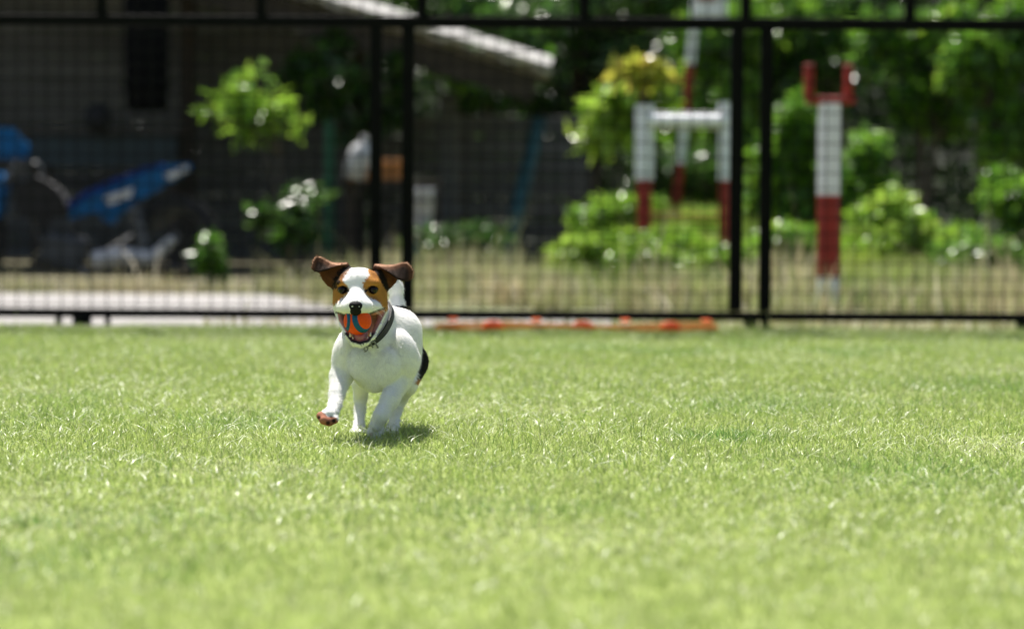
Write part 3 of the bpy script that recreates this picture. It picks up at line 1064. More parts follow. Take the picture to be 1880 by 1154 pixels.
def make_greenery():
    g = np.random.default_rng(21)

    def ell(px, py, Y, rx, ry, rd, n, rr=.38):
        return sub_clumps(at(px, py, Y), (m(rx, Y), rd, m(ry, Y)), n, g, rr)

    # sprig tree in front of the shed
    Y = 17.4
    b = at(545, 500, Y); b[2] = 0
    cl = ell(438, 162, Y, 78, 55, .25, 10, .30) + ell(495, 228, Y, 62, 48, .2, 9, .30)
    make_tree('young_tree', 'young tree with bright sunlit leaves in front of the dark shed', b, [at(455, 170, Y), at(500, 215, Y)], cl, 240, BRIGHT, .13, 71, trunk_r=.022)
    b = at(560, 500, 17.0); b[2] = 0
    cl = ell(540, 400, 17.0, 85, 75, .3, 12, .26)
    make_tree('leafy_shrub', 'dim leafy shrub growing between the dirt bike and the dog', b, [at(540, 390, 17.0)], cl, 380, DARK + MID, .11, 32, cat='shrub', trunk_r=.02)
    Y = 15.9
    b = at(385, 515, Y); b[2] = 0
    cl = ell(388, 470, Y, 34, 48, .12, 8)
    make_tree('small_shrub', 'small green shrub at the back edge of the concrete path', b, [at(388, 455, Y)], cl, 420, MID, .07, 33, cat='shrub', trunk_r=.015)
    # middle trees above the grey wall
    Y = 18.9
    b = at(590, 480, Y); b[2] = 0
    cl = ell(600, 130, Y, 80, 75, .4, 14, .22) + ell(650, 210, Y, 70, 60, .3, 10, .22) + ell(720, 150, Y, 40, 90, .3, 10, .22)
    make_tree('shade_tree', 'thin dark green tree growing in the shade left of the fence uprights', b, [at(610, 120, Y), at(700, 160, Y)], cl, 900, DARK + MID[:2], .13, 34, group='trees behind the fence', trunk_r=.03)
    Y = 22.6
    b = at(860, 420, Y); b[2] = 0
    cl = ell(870, 110, Y, 130, 110, .7, 18) + ell(830, 10, Y, 160, 60, .7, 12)
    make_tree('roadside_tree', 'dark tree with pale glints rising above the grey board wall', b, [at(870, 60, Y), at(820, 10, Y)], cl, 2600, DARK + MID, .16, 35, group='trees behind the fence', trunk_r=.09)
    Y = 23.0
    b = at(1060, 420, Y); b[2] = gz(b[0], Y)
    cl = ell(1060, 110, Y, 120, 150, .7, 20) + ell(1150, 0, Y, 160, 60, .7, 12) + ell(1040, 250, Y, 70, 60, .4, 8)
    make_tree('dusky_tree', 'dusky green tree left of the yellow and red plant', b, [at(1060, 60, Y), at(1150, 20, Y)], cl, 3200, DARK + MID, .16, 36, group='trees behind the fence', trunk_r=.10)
    Y = 21.5
    b = at(1300, 420, Y); b[2] = gz(b[0], Y)
    cl = ell(1310, 130, Y, 90, 110, .5, 16) + ell(1290, 250, Y, 110, 60, .4, 10) + ell(1380, 60, Y, 90, 80, .5, 12)
    make_tree('bright_tree', 'loose bright green tree behind the leaning banded pole', b, [at(1310, 100, Y), at(1380, 60, Y)], cl, 3000, MID + BRIGHT, .16, 37, group='trees behind the fence', trunk_r=.06)
    # croton: yellow and red rosette
    Y = 18.0
    b = at(1165, 400, Y); b[2] = gz(b[0], Y)
    cl = ell(1172, 132, Y, 46, 16, .14, 8, .42)
    make_tree('croton_plant', 'garden plant with a yellow and red leafy top', b, [at(1185, 135, Y)], cl, 420, [(.34, .44, .05), (.46, .50, .06), (.62, .42, .10), (.60, .16, .07)], .12, 38, cat='plant', trunk_r=.018, up=.9)
    Y = 18.5
    b = at(1135, 420, Y); b[2] = gz(b[0], Y)
    cl = ell(1160, 185, Y, 75, 42, .22, 10) + ell(1130, 240, Y, 70, 48, .22, 9)
    make_tree('lime_shrub', 'lime green shrub under the yellow and red plant top', b, [at(1150, 200, Y), at(1120, 240, Y)], cl, 620, BRIGHT + [(.30, .42, .07)], .15, 39, cat='shrub', trunk_r=.02)
    Y = 20.4
    b = at(1250, 420, Y); b[2] = gz(b[0], Y)
    cl = ell(1262, 325, Y, 90, 75, .4, 16)
    make_tree('dark_shrub', 'dark rounded shrub framed by the jump frame', b, [at(1250, 310, Y)], cl, 1500, DARK + MID[:2], .12, 40, cat='shrub', trunk_r=.03)
    # right-hand greenery
    Y = 18.4
    b = at(1450, 440, Y); b[2] = gz(b[0], Y)
    cl = ell(1440, 350, Y, 75, 105, .35, 18, .30) + ell(1465, 240, Y, 60, 70, .3, 10, .30)
    make_tree('fresh_shrub', 'fresh green shrub between the fence uprights and the forked post', b, [at(1440, 320, Y), at(1465, 230, Y)], cl, 2600, MID + BRIGHT, .13, 41, cat='shrub', trunk_r=.02)
    Y = 18.0
    b = at(1590, 470, Y); b[2] = gz(b[0], Y)
    cl = ell(1590, 330, Y, 65, 75, .3, 14, .30) + ell(1560, 400, Y, 50, 55, .3, 8, .32)
    make_tree('round_shrub', 'upright bushy green shrub touching the right side of the forked post', b, [at(1590, 310, Y)], cl, 1900, MID + BRIGHT, .12, 42, cat='shrub', trunk_r=.02)
    Y = 22.0
    b = at(1560, 440, Y); b[2] = gz(b[0], Y)
    cl = ell(1520, 90, Y, 120, 110, .6, 20, .26) + ell(1430, 140, Y, 70, 110, .5, 14, .28)
    make_tree('broad_tree', 'dark green tree behind the top of the forked post', b, [at(1530, 90, Y), at(1440, 100, Y)], cl, 4200, DARK + MID + BRIGHT[:1], .15, 43, group='trees behind the fence', trunk_r=.08)
    Y = 20.2
    b = at(1700, 430, Y); b[2] = gz(b[0], Y)
    cl = ell(1690, 90, Y, 110, 90, .45, 18, .26) + ell(1650, 190, Y, 60, 45, .3, 7, .3) + ell(1740, 190, Y, 60, 60, .3, 8, .3)
    make_tree('mottled_tree', 'light and dark green tree right of the forked post', b, [at(1690, 80, Y), at(1740, 170, Y)], cl, 4200, DARK[1:] + MID + BRIGHT, .14, 47, group='trees behind the fence', trunk_r=.05)
    Y = 19.4
    b = at(1865, 440, Y); b[2] = gz(b[0], Y)
    cl = ell(1800, 130, Y, 85, 75, .4, 16, .28) + ell(1850, 230, Y, 70, 60, .4, 12, .3) + ell(1930, 60, Y, 110, 110, .6, 14, .3)
    make_tree('sunny_tree', 'sunlit yellow-green tree at the right edge of the view', b, [at(1810, 120, Y), at(1920, 70, Y)], cl, 4800, MID + BRIGHT, .14, 44, group='trees behind the fence', trunk_r=.07)
    Y = 17.6
    b = at(1860, 480, Y); b[2] = gz(b[0], Y)
    cl = ell(1850, 370, Y, 45, 75, .3, 12, .3) + ell(1900, 420, Y, 50, 60, .3, 8, .3)
    make_tree('corner_shrub', 'green shrub low at the right edge behind the fence', b, [at(1850, 350, Y)], cl, 800, MID + BRIGHT[:2], .12, 45, cat='shrub', trunk_r=.02)
    Y = 16.6
    b = at(1665, 500, Y); b[2] = gz(b[0], Y)
    cl = ell(1645, 425, Y, 90, 85, .35, 20, .34) + ell(1730, 460, Y, 70, 50, .3, 11, .36) + ell(1580, 470, Y, 50, 40, .3, 7, .36)
    make_tree('mound_shrub', 'low yellow-green mounded shrub right of the forked post', b, [at(1650, 400, Y), at(1720, 450, Y)], cl, 3400, BRIGHT + BRIGHT[2:], .09, 46, cat='shrub', trunk_r=.015)
    Y = 17.4
    b = at(1090, 480, Y); b[2] = gz(b[0], Y)
    cl = ell(1095, 410, Y, 55, 50, .25, 12, .36) + ell(1160, 400, Y, 60, 40, .25, 10, .36) + ell(1260, 425, Y, 80, 36, .25, 10, .36)
    make_tree('low_shrub', 'low yellow-green shrub at the left foot of the jump frame', b, [at(1095, 400, Y), at(1150, 390, Y)], cl, 2400, BRIGHT, .08, 48, cat='shrub', trunk_r=.012)
    for (nm, lb, px, py, Y, rx, ry, k, cols, sd) in (
            ('weedy_bush', 'low weedy bush left of the forked post behind the paired uprights', 1440, 455, 15.7, 65, 42, 1500, MID + BRIGHT, 61),
            ('weedy_bush', 'low dark weedy bush between the mounded shrub and the right edge', 1800, 470, 15.9, 75, 45, 1500, MID + BRIGHT[:1], 62),
            ('weedy_bush', 'long low yellow-green weedy bush in front of the jump frame', 1200, 462, 15.3, 130, 34, 2400, BRIGHT, 63),
            ('weedy_bush', 'dim weedy bush at the foot of the grey board wall beside the dog', 850, 445, 16.6, 80, 40, 700, DARK + MID[:2], 64)):
        b = at(px, 510, Y); b[2] = gz(b[0], Y)
        cl = ell(px, py, Y, rx * 1.15, ry, .35, 24, .34)
        make_tree(nm, lb, b, [at(px - rx * .3, py, Y), at(px + rx * .3, py, Y)], cl, int(k * 1.6), cols, .07, sd, cat='bush', group='weedy bushes behind the fence', trunk_r=.01)
    # the wood behind everything
    n = 60000
    gg = np.random.default_rng(77)
    P = np.stack([gg.uniform(-10, 10, n), gg.uniform(25.5, 29.5, n), gg.uniform(-.2, 5.5, n)], 1)
    P[:, 2] *= (.75 + .35 * noise(P * np.array([1, 0, 0]), .6, 2))
    keep = noise(P, 1.0, 6) + gg.normal(0, .12, n) > .36
    P = P[keep]
    n = len(P)
    N = gg.normal(0, .6, (n, 3)) + np.array([0, -.2, .6])
    k = (noise(P, .9, 8) + gg.normal(0, .2, n)).clip(0, 1)[:, None]
    c = np.array(DARK[0]) * .7 * (1 - k) + np.array(DARK[2]) * k  # leaf colour darkened to stand in for shade in the gaps
    V, F, C = leaf_mesh(P, N, gg.uniform(.12, .24, n), c, gg, .55)
    o = mesh_obj('far_wood', V, F, M['leaf'], col=C)
    tag(o, 'dark green mass of woodland filling the far background', 'woodland', kind='stuff')


make_greenery()


# ------------------------------------------------------------------ the dog: one continuous surface grown from a distance field
def f_cone(a, b, ra, rb):
    a, b = np.asarray(a, float), np.asarray(b, float)
    lo = np.minimum(a - ra, b - rb); hi = np.maximum(a + ra, b + rb)

    def f(X, Y, Z):
        ba = b - a
        L2 = ba @ ba
        t = np.clip(((X - a[0]) * ba[0] + (Y - a[1]) * ba[1] + (Z - a[2]) * ba[2]) / L2, 0, 1)
        return np.sqrt((X - a[0] - t * ba[0]) ** 2 + (Y - a[1] - t * ba[1]) ** 2 + (Z - a[2] - t * ba[2]) ** 2) - (ra + (rb - ra) * t)
    return f, lo, hi


def f_ell(c, r, rot=None):
    c, r = np.asarray(c, float), np.asarray(r, float)
    Rm = np.eye(3) if rot is None else np.array(rot).T
    mx = r.max()

    def f(X, Y, Z):
        dx, dy, dz = X - c[0], Y - c[1], Z - c[2]
        q = [(Rm[i, 0] * dx + Rm[i, 1] * dy + Rm[i, 2] * dz) for i in range(3)]
        k0 = np.sqrt(sum((q[i] / r[i]) ** 2 for i in range(3)))
        k1 = np.sqrt(sum((q[i] / r[i] ** 2) ** 2 for i in range(3))) + 1e-9
        return k0 * (k0 - 1) / k1
    return f, c - mx, c + mx


def f_tris(tris, th):
    """distance to a triangulated sheet minus half its thickness"""
    T = np.asarray(tris, float)
    lo, hi = T.reshape(-1, 3).min(0) - th, T.reshape(-1, 3).max(0) + th

    def f(X, Y, Z):
        X, Y, Z = np.broadcast_arrays(X, Y, Z)
        P = np.stack([X, Y, Z], -1).reshape(-1, 3)
        best = np.full(len(P), 1e9)
        for a, b, c in T:
            ab, ac, ap = b - a, c - a, P - a
            nrm = np.cross(ab, ac)
            nn = nrm @ nrm + 1e-18
            w = (np.cross(ab, ap) @ nrm) / nn
            v = (np.cross(ap, ac) @ nrm) / nn
            ins = (w >= 0) & (v >= 0) & (v + w <= 1)
            dp = np.abs(ap @ nrm) / math.sqrt(nn)
            de = np.full(len(P), 1e9)
            for p, q in ((a, b), (b, c), (c, a)):
                e = q - p
                t = np.clip(((P - p) @ e) / (e @ e + 1e-18), 0, 1)
                de = np.minimum(de, np.linalg.norm(P - p - t[:, None] * e, axis=1))
            best = np.minimum(best, np.where(ins, dp, de))
        return best.reshape(X.shape) - th
    return f, lo, hi


def smin(a, b, k):
    h = np.clip(.5 + .5 * (b - a) / k, 0, 1)
    return b * (1 - h) + a * h - k * h * (1 - h)


def smax(a, b, k):
    return -smin(-a, -b, k)


class Field:
    """ordered list of smooth unions and cuts, evaluated on a grid or at points"""
    def __init__(s):
        s.ops = []

    def add(s, prim, k=.012):
        s.ops.append(('+', prim, k)); return s

    def cut(s, prim, k=.004):
        s.ops.append(('-', prim, k)); return s

    def grid(s, ax):
        V = np.full([len(a) for a in ax], .08)
        for op, (f, lo, hi), k in s.ops:
            mg = .012 + 2 * k
            sl = tuple(slice(max(0, np.searchsorted(a, lo[i] - mg)), min(len(a), np.searchsorted(a, hi[i] + mg))) for i, a in enumerate(ax))
            if any(q.stop <= q.start for q in sl):
                continue
            d = f(ax[0][sl[0]][:, None, None], ax[1][sl[1]][None, :, None], ax[2][sl[2]][None, None, :])
            V[sl] = smin(V[sl], d, k) if op == '+' else smax(V[sl], -d, k)
        return V

    def pts(s, P):
        v = np.full(len(P), .08)
        for op, (f, lo, hi), k in s.ops:
            d = f(P[:, 0], P[:, 1], P[:, 2])
            v = smin(v, d, k) if op == '+' else smax(v, -d, k)
        return v


def surface_nets(V, ax):
    nx, ny, nz = V.shape
    S = V < 0
    cnt = np.zeros((nx - 1, ny - 1, nz - 1), np.int8)
    for a in (0, 1):
        for b in (0, 1):
            for c in (0, 1):
                cnt += S[a:nx - 1 + a, b:ny - 1 + b, c:nz - 1 + c]
    act = np.argwhere((cnt > 0) & (cnt < 8))
    idx = -np.ones(cnt.shape, np.int64)
    idx[act[:, 0], act[:, 1], act[:, 2]] = np.arange(len(act))
    cor = [(a, b, c) for a in (0, 1) for b in (0, 1) for c in (0, 1)]
    val = {q: V[act[:, 0] + q[0], act[:, 1] + q[1], act[:, 2] + q[2]] for q in cor}
    acc = np.zeros((len(act), 3)); num = np.zeros(len(act))
    for q in cor:
        for d in range(3):
            if q[d] == 0:
                w = list(q); w[d] = 1; w = tuple(w)
                va, vb = val[q], val[w]
                mk = (va < 0) != (vb < 0)
                t = np.where(mk, va / np.where(mk, va - vb, 1), 0)
                p = np.tile(np.array(q, float), (len(act), 1)); p[:, d] = t
                acc += p * mk[:, None]; num += mk
    p = act + acc / num[:, None]
    h = np.array([a[1] - a[0] for a in ax]); o = np.array([a[0] for a in ax])
    verts = o + p * h
    faces = []
    for d in range(3):
        e1, e2 = [(1, 2), (2, 0), (0, 1)][d]
        sl0 = [slice(None)] * 3; sl1 = [slice(None)] * 3
        sl0[d] = slice(0, -1); sl1[d] = slice(1, None)
        A, B = S[tuple(sl0)], S[tuple(sl1)]
        e = np.argwhere(A != B)
        e = e[(e[:, e1] > 0) & (e[:, e2] > 0) & (e[:, e1] < V.shape[e1] - 1) & (e[:, e2] < V.shape[e2] - 1)]
        def cell(o1, o2):
            c = e.copy(); c[:, e1] += o1; c[:, e2] += o2
            return idx[c[:, 0], c[:, 1], c[:, 2]]
        q = np.stack([cell(-1, -1), cell(0, -1), cell(0, 0), cell(-1, 0)], 1)
        fl = ~A[e[:, 0], e[:, 1], e[:, 2]]
        q[fl] = q[fl][:, ::-1]
        faces.append(q)
    return verts, np.concatenate(faces)


def relax(v, f, it=2, lam=.5):
    n = len(v)
    for _ in range(it):
        acc = np.zeros_like(v); num = np.zeros(n)
        for a, b in ((0, 1), (1, 2), (2, 3), (3, 0)):
            for p, q in ((a, b), (b, a)):
                for d in range(3):
                    acc[:, d] += np.bincount(f[:, p], v[f[:, q], d], n)
                num += np.bincount(f[:, p], minlength=n)
        v = v + lam * (acc / num[:, None] - v)
    return v


def grow(field, lo, hi, h):
    ax = [np.arange(lo[i], hi[i], h) for i in range(3)]
    return surface_nets(field.grid(ax), ax)


def seg_dist(px, py, line):
    d = np.full(len(px), 1e9)
    for (x0, y0), (x1, y1) in zip(line[:-1], line[1:]):
        ex, ey = x1 - x0, y1 - y0
        t = np.clip(((px - x0) * ex + (py - y0) * ey) / (ex * ex + ey * ey + 1e-9), 0, 1)
        d = np.minimum(d, np.hypot(px - x0 - t * ex, py - y0 - t * ey))
    return d


def poly_sd(px, py, poly):
    """signed distance to a polygon, negative inside"""
    d = seg_dist(px, py, poly + poly[:1])
    ins = np.zeros(len(px), bool)
    j = len(poly) - 1
    for i in range(len(poly)):
        xi, yi = poly[i]; xj, yj = poly[j]
        c = ((yi > py) != (yj > py)) & (px < (xj - xi) * (py - yi) / (yj - yi + 1e-12) + xi)
        ins ^= c
        j = i
    return np.where(ins, -d, d)


def make_dog():
    P = at
    base = P(690, 797, 6.05); base[2] = .004
    dog = thing('dog', 'white dog with brown patched face running toward the camera, orange ball in its mouth', 'dog', base)

    # --- head
    H = Field()
    H.add(f_ell(P(660, 529, 5.965), (.050, .060, .043)), .01)                     # skull
    H.add(f_ell(P(659, 519, 5.925), (.040, .034, .028)), .02)                     # forehead
    H.add(f_ell(P(631, 548, 5.955), (.021, .040, .029)), .018)                    # cheeks
    H.add(f_ell(P(691, 548, 5.955), (.022, .040, .030)), .018)
    for x in (630, 685):                                                          # brow ridges
        H.add(f_ell(P(x, 520, 5.906), (.014, .014, .009)), .012)
    H.add(f_cone(P(657, 541, 5.925), P(653, 560, 5.850), .029, .0175), .018)       # muzzle
    H.add(f_ell(P(654, 564, 5.864), (.026, .030, .0145)), .016)
    for (xa, xb) in ((638, 626), (673, 698)):                                     # flews back to the mouth corners
        H.add(f_cone(P(xa, 565, 5.868), P((xa + xb) / 2, 565, 5.900), .0115, .011), .018)
        H.add(f_cone(P((xa + xb) / 2, 565, 5.900), P(xb, 564, 5.945), .011, .012), .018)
    H.add(f_cone(P(662, 600, 5.955), P(662, 575, 5.99), .030, .045), .015)        # throat
    # mouth opening
    H.cut(f_cone(P(659, 606, 5.83), P(661, 592, 5.935), .0330, .022), .004)
    H.cut(f_cone(P(641, 592, 5.85), P(622, 578, 5.905), .018, .006), .004)
    H.cut(f_cone(P(682, 592, 5.85), P(704, 574, 5.908), .018, .006), .004)
    # lower jaw, a U of bone open at the top
    jl = [(622, 572, 5.945, .009), (630, 597, 5.905, .0062), (640, 617, 5.875, .006), (650, 627, 5.860, .006), (661, 630, 5.856, .0065)]
    jr = [(703, 569, 5.945, .009), (694, 597, 5.905, .0062), (684, 617, 5.875, .006), (672, 627, 5.860, .006), (661, 630, 5.856, .0065)]
    for ch in (jl, jr):
        for a, b in zip(ch[:-1], ch[1:]):
            H.add(f_cone(P(*a[:3]), P(*b[:3]), a[3], b[3]), .006)
    H.add(f_ell(P(661, 627, 5.895), (.021, .034, .0095)), .008)
    H.add(f_ell(P(662, 612, 5.94), (.030, .026, .016)), .012)
    for x in (629.5, 684.5):                                                      # eye sockets
        H.cut(f_ell(P(x, 531.5, 5.893), (.0095, .012, .0075)), .005)

    # --- ears
    def strip(rows):
        t = []
        for a, b in zip(rows[:-1], rows[1:]):
            for i in range(len(a) - 1):
                q = [P(*a[i]), P(*a[i + 1]), P(*b[i + 1]), P(*b[i])]
                t += [(q[0], q[1], q[2]), (q[0], q[2], q[3])]
        return t
    earL = strip([[(616, 531, 5.955), (622, 517, 5.945), (632, 503, 5.945), (643, 491, 5.955)],
                  [(603, 524, 5.957), (608, 511, 5.955), (621, 498, 5.957), (640, 487, 5.962)],
                  [(593, 513, 5.955), (598, 503, 5.956), (611, 491, 5.960), (637, 485, 5.965)],
                  [(588, 501, 5.950), (598, 494, 5.952), (611, 486, 5.958), (636, 484, 5.965)]])
    flapL = strip([[(637, 483.5, 5.962), (637, 485.5, 5.958)],
                   [(622, 484.5, 5.960), (622, 487.5, 5.948)],
                   [(609, 483, 5.958), (610, 491, 5.940)],
                   [(597, 476.5, 5.955), (598, 495.5, 5.934)],
                   [(587, 471.5, 5.950), (586, 498.5, 5.930)],
                   [(580, 471.5, 5.945), (577, 497.5, 5.930)],
                   [(574.5, 480, 5.940), (572.5, 492, 5.932)]])
    earR = strip([[(710, 533, 5.955), (703, 518, 5.945), (695, 504, 5.945), (687, 491, 5.955)],
                  [(718, 526, 5.957), (711, 512, 5.955), (702, 499, 5.957), (690, 488, 5.962)],
                  [(726, 518, 5.955), (719, 506, 5.956), (708, 493, 5.960), (692, 487, 5.965)],
                  [(728.5, 512, 5.950), (721, 500, 5.952), (709, 490, 5.958), (693, 486.5, 5.965)]])
    flapR = strip([[(688, 486.5, 5.960), (688, 489.5, 5.956)],
                   [(706, 488, 5.958), (703, 493.5, 5.946)],
                   [(722, 487, 5.955), (716, 501, 5.936)],
                   [(737, 483, 5.950), (729, 511, 5.930)],
                   [(747, 483, 5.946), (741, 515, 5.928)],
                   [(754, 489, 5.940), (750, 515.5, 5.930)],
                   [(758.5, 499, 5.936), (757.5, 509, 5.932)]])
    E = Field()
    for tri, k, th in ((earL, .004, .0021), (earR, .004, .0021), (flapL, .006, .0020), (flapR, .006, .0020)):
        E.add(f_tris(tri, th), k)

    # --- body
    B = Field()
    B.add(f_ell(P(688, 645, 6.03), (.064, .080, .083)), .01)                       # chest
    B.add(f_ell(P(706, 630, 6.10), (.074, .11, .074)), .03)                        # ribs
    B.add(f_ell(P(719, 634, 6.25), (.067, .10, .066)), .03)                        # rump
    B.add(f_cone(P(664, 560, 5.985), P(694, 618, 6.05), .042, .066), .03)          # neck
    B.add(f_ell(P(740, 606, 6.08), (.036, .05, .038)), .03)                        # withers
    B.add(f_ell(P(637, 646, 5.995), (.029, .040, .050), Matrix.Rotation(.18, 3, 'Y')), .010)                      # shoulders
    B.add(f_ell(P(738, 652, 5.990), (.034, .036, .054), Matrix.Rotation(-.2, 3, 'Y')), .009)
    B.add(f_ell(P(664, 668, 5.962), (.030, .022, .036), Matrix.Rotation(-.25, 3, 'Y')), .007)   # breast muscles
    B.add(f_ell(P(711, 672, 5.962), (.031, .022, .038), Matrix.Rotation(.25, 3, 'Y')), .007)
    B.add(f_ell(P(688, 690, 5.985), (.034, .03, .034)), .02)
    B.add(f_ell(P(757, 640, 6.06), (.020, .04, .044)), .010)                        # shoulder blade
    L = []

    def limb(pts, k=.008):
        for a, b in zip(pts[:-1], pts[1:]):
            p = f_cone(P(*a[:3]), P(*b[:3]), a[3], b[3])
            B.add(p, k)
            L.append(p)
    # front leg reaching forward, paw lifted
    limb([(640, 655, 6.00, .033), (627, 690, 5.985, .0235), (619, 722, 5.945, .0160), (615, 743, 5.915, .0125), (610, 757, 5.890, .0135)])
    for x, y, Y, r in ((588.5, 763, 5.868, .0088), (594.5, 770.5, 5.858, .0098), (604.5, 773.5, 5.858, .0098), (614, 770, 5.866, .0088), (603, 760, 5.872, .013)):
        B.add(f_ell(P(x, y, Y), (r, r * 1.25, r)), .006)
    # other front leg folding under the chest, toes hanging
    limb([(744, 662, 6.01, .033), (734, 697, 5.990, .0235), (716, 732, 5.955, .0185), (700, 762, 5.935, .0150), (691, 779, 5.940, .0140)])
    for x, y, Y, r in ((681.5, 791, 5.955, .0080), (687, 796, 5.950, .0085), (693.5, 795, 5.952, .0082), (699, 788, 5.958, .0075)):
        B.add(f_ell(P(x, y, Y), (r, r, r * 1.3)), .006)
    # hind legs: thigh, hock, upright shank, foot on the grass
    limb([(690, 655, 6.25, .050), (664, 700, 6.18, .021), (662, 728, 6.215, .0140), (661, 752, 6.205, .0112), (659, 784, 6.165, .0112), (658, 790, 6.140, .0125)])
    limb([(747, 665, 6.27, .048), (746, 705, 6.20, .023), (734, 732, 6.235, .0150), (727, 755, 6.225, .0112), (722, 784, 6.180, .0112), (719, 790, 6.155, .0125)])
    for cx in (658, 717):
        for dx, Y in ((-11.5, 6.135), (-4, 6.122), (4, 6.122), (11, 6.135)):
            B.add(f_ell(P(cx + dx, 793.5, Y), (.0062, .012, .0068)), .005)
    # tail
    for a, b in (((730, 585, 6.31, .020), (729, 562, 6.325, .015)), ((729, 562, 6.325, .015), (727, 530, 6.335, .0135)), ((727, 530, 6.335, .0135), (722, 500, 6.33, .008))):
        B.add(f_cone(P(*a[:3]), P(*b[:3]), a[3], b[3]), .014)

    h = .0021
    lo = np.array([P(565, 700, 5.9)[0], 5.815, -.004]); hi = np.array([P(795, 700, 6.2)[0], 6.40, .395])
    ax = [np.arange(lo[i], hi[i], h) for i in range(3)]
    VH, VE, VB = H.grid(ax), E.grid(ax), B.grid(ax)
    V = smin(smin(VH, VE, .008), VB, .016)
    V = smax(V, -H_cut(P, ax), .004)
    v, f = surface_nets(V, ax)
    del VH, VE, VB, V
    v = relax(v, f, 2, .5)

    # --- coat markings (own colours, plus painted ear-rim glow and mouth shade)
    px, py = project(v)
    dH, dE, dB = H.pts(v), E.pts(v), B.pts(v)
    white = np.array([.86, .85, .825]); tan = np.array([.43, .19, .040]); tan2 = np.array([.20, .075, .020]); black = np.array([.010, .009, .008])
    brown = np.array([.115, .042, .016]); dkbrown = np.array([.026, .015, .010]); pink = np.array([.50, .21, .17]); dark = np.array([.022, .018, .018])
    n = len(v)
    fur = noise(v, 260, 1) - .5
    fur2 = noise(v, 70, 4) - .5
    C = np.tile(white, (n, 1)) * (1 + .04 * fur2[:, None] + .03 * fur[:, None])

    def paint(mask, col):
        nonlocal C
        mask = np.clip(mask, 0, 1)[:, None]
        C = C * (1 - mask) + col * mask
    head = sstep(.010, .0, np.minimum(dH, dE) - dB * .0) * (py < 585) * (v[:, 1] < 6.03)
    jx, jy = px + fur * 5.0 + fur2 * 2.5, py + fur * 5.0
    left = [(600, 560), (611, 561), (618, 556), (628, 549), (637, 541), (640.5, 533), (638, 525), (632, 519), (629, 512), (631, 504), (634, 497), (638, 490), (640, 480), (590, 480), (590, 560)]
    right = [(674, 482), (674, 492), (677, 500), (678, 506), (671, 514), (667, 522), (667, 531), (671, 540), (678, 547), (688, 551), (697, 556), (702, 564), (707, 573), (726, 570), (730, 480)]
    for poly in (left, right):
        d = poly_sd(jx, jy, poly)
        paint(head * sstep(1.6, -1.6, d), tan * (1 + .25 * fur2[:, None]))
    # darker fur on crown sides, pale spots over the eyes
    for ln, w, col, s in (([(641, 489), (634, 497), (624, 510), (616, 527)], 5.5, black, .95), ([(686, 488), (694, 500), (702, 513), (709, 528)], 5.5, black, .95),
                          ([(637, 495), (628, 510)], 7, tan2, .6), ([(681, 492), (689, 507)], 7, tan2, .6)):
        paint(head * s * sstep(w, w * .35, seg_dist(jx, jy, ln)), col)
    # ears
    ear = sstep(.003, -.0005, dE - np.minimum(dH, dB) * .35) * (dE < .004)
    ear = np.where((dE < .0035) & (dH > .004), 1.0, ear * (dH > -.001))
    paint(ear, brown * (1 + .35 * fur2[:, None]))
    fl = f_tris(flapL + flapR, .0024)[0](v[:, 0], v[:, 1], v[:, 2])
    flap = sstep(.0028, .0008, fl)
    paint(ear * flap, dkbrown * (1 + .3 * fur2[:, None]))
    for ln, s in (([(637, 484), (622, 485), (609, 483), (597, 476), (587, 471), (580, 470), (574, 478), (570, 490)], .9), ([(690, 486), (706, 488), (722, 487), (737, 482), (747, 481), (755, 488), (760, 498), (759, 509)], .9)):
        dd = seg_dist(px, py, ln)
        paint(ear * sstep(13, 3, dd) * .75, np.array([.13, .055, .026]))
        paint(ear * sstep(2.8, 1.2, dd), np.array([.42, .23, .14]))  # painted rim glow, stands in for sun through the ear edge
    for ln in ([(640, 489), (628, 499), (620, 512), (614, 529)], [(688, 489), (697, 500), (704, 513), (711, 530)]):
        paint((dE < .006) * sstep(7.5, 3, seg_dist(jx, jy, ln)) * (1 - flap) * .95, black)
    # eye rims
    for x in (629.5, 684.5):
        dd = np.hypot((px - x) / 1.35, (py - 531.5))
        paint((dB > -.05) * head * sstep(8.6, 6.4, dd), dark)
    paint(head * sstep(3.2, 1.5, seg_dist(px, py, [(638, 533), (639.5, 534.5)])), dark)
    paint(head * sstep(3.2, 1.5, seg_dist(px, py, [(673.5, 533), (671, 534.5)])), dark)
    # mouth lining with shade painted into its depth, lips, skin below the nose
    mouth = [(619, 574), (632, 578), (645, 577.5), (660, 578.5), (676, 577), (690, 572), (705, 567), (706, 575), (698, 592), (688, 611), (676, 625), (661, 629), (646, 624), (634, 607), (622, 588)]
    inside = sstep(1.2, -1.2, poly_sd(px, py, mouth)) * (v[:, 1] < 5.98)
    paint(inside, pink * (1 + .3 * fur2[:, None]))
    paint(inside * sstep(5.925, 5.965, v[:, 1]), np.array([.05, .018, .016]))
    paint((v[:, 1] < 5.95) * sstep(2.6, 1.2, seg_dist(px, py, [(617, 573), (632, 577.5), (645, 577)])) * .8, dark * 2)
    paint((v[:, 1] < 5.95) * sstep(2.6, 1.2, seg_dist(px, py, [(664, 577), (678, 576), (692, 570.5), (706, 566)])) * .8, dark * 2)
    paint((v[:, 1] < 5.95) * sstep(3.4, 1.8, seg_dist(px, py, [(636, 612), (646, 625), (661, 629.5), (676, 625.5), (687, 610)])), dark * 1.6)
    paint((v[:, 1] < 5.95) * sstep(2.4, 1.2, seg_dist(px, py, [(687, 610), (698, 590), (707, 573)])) * .7, np.array([.25, .10, .09]))
    paint((v[:, 1] < 5.885) * sstep(6.5, 3.5, np.hypot((px - 653) / 1.5, py - 573)) * .9, dark)
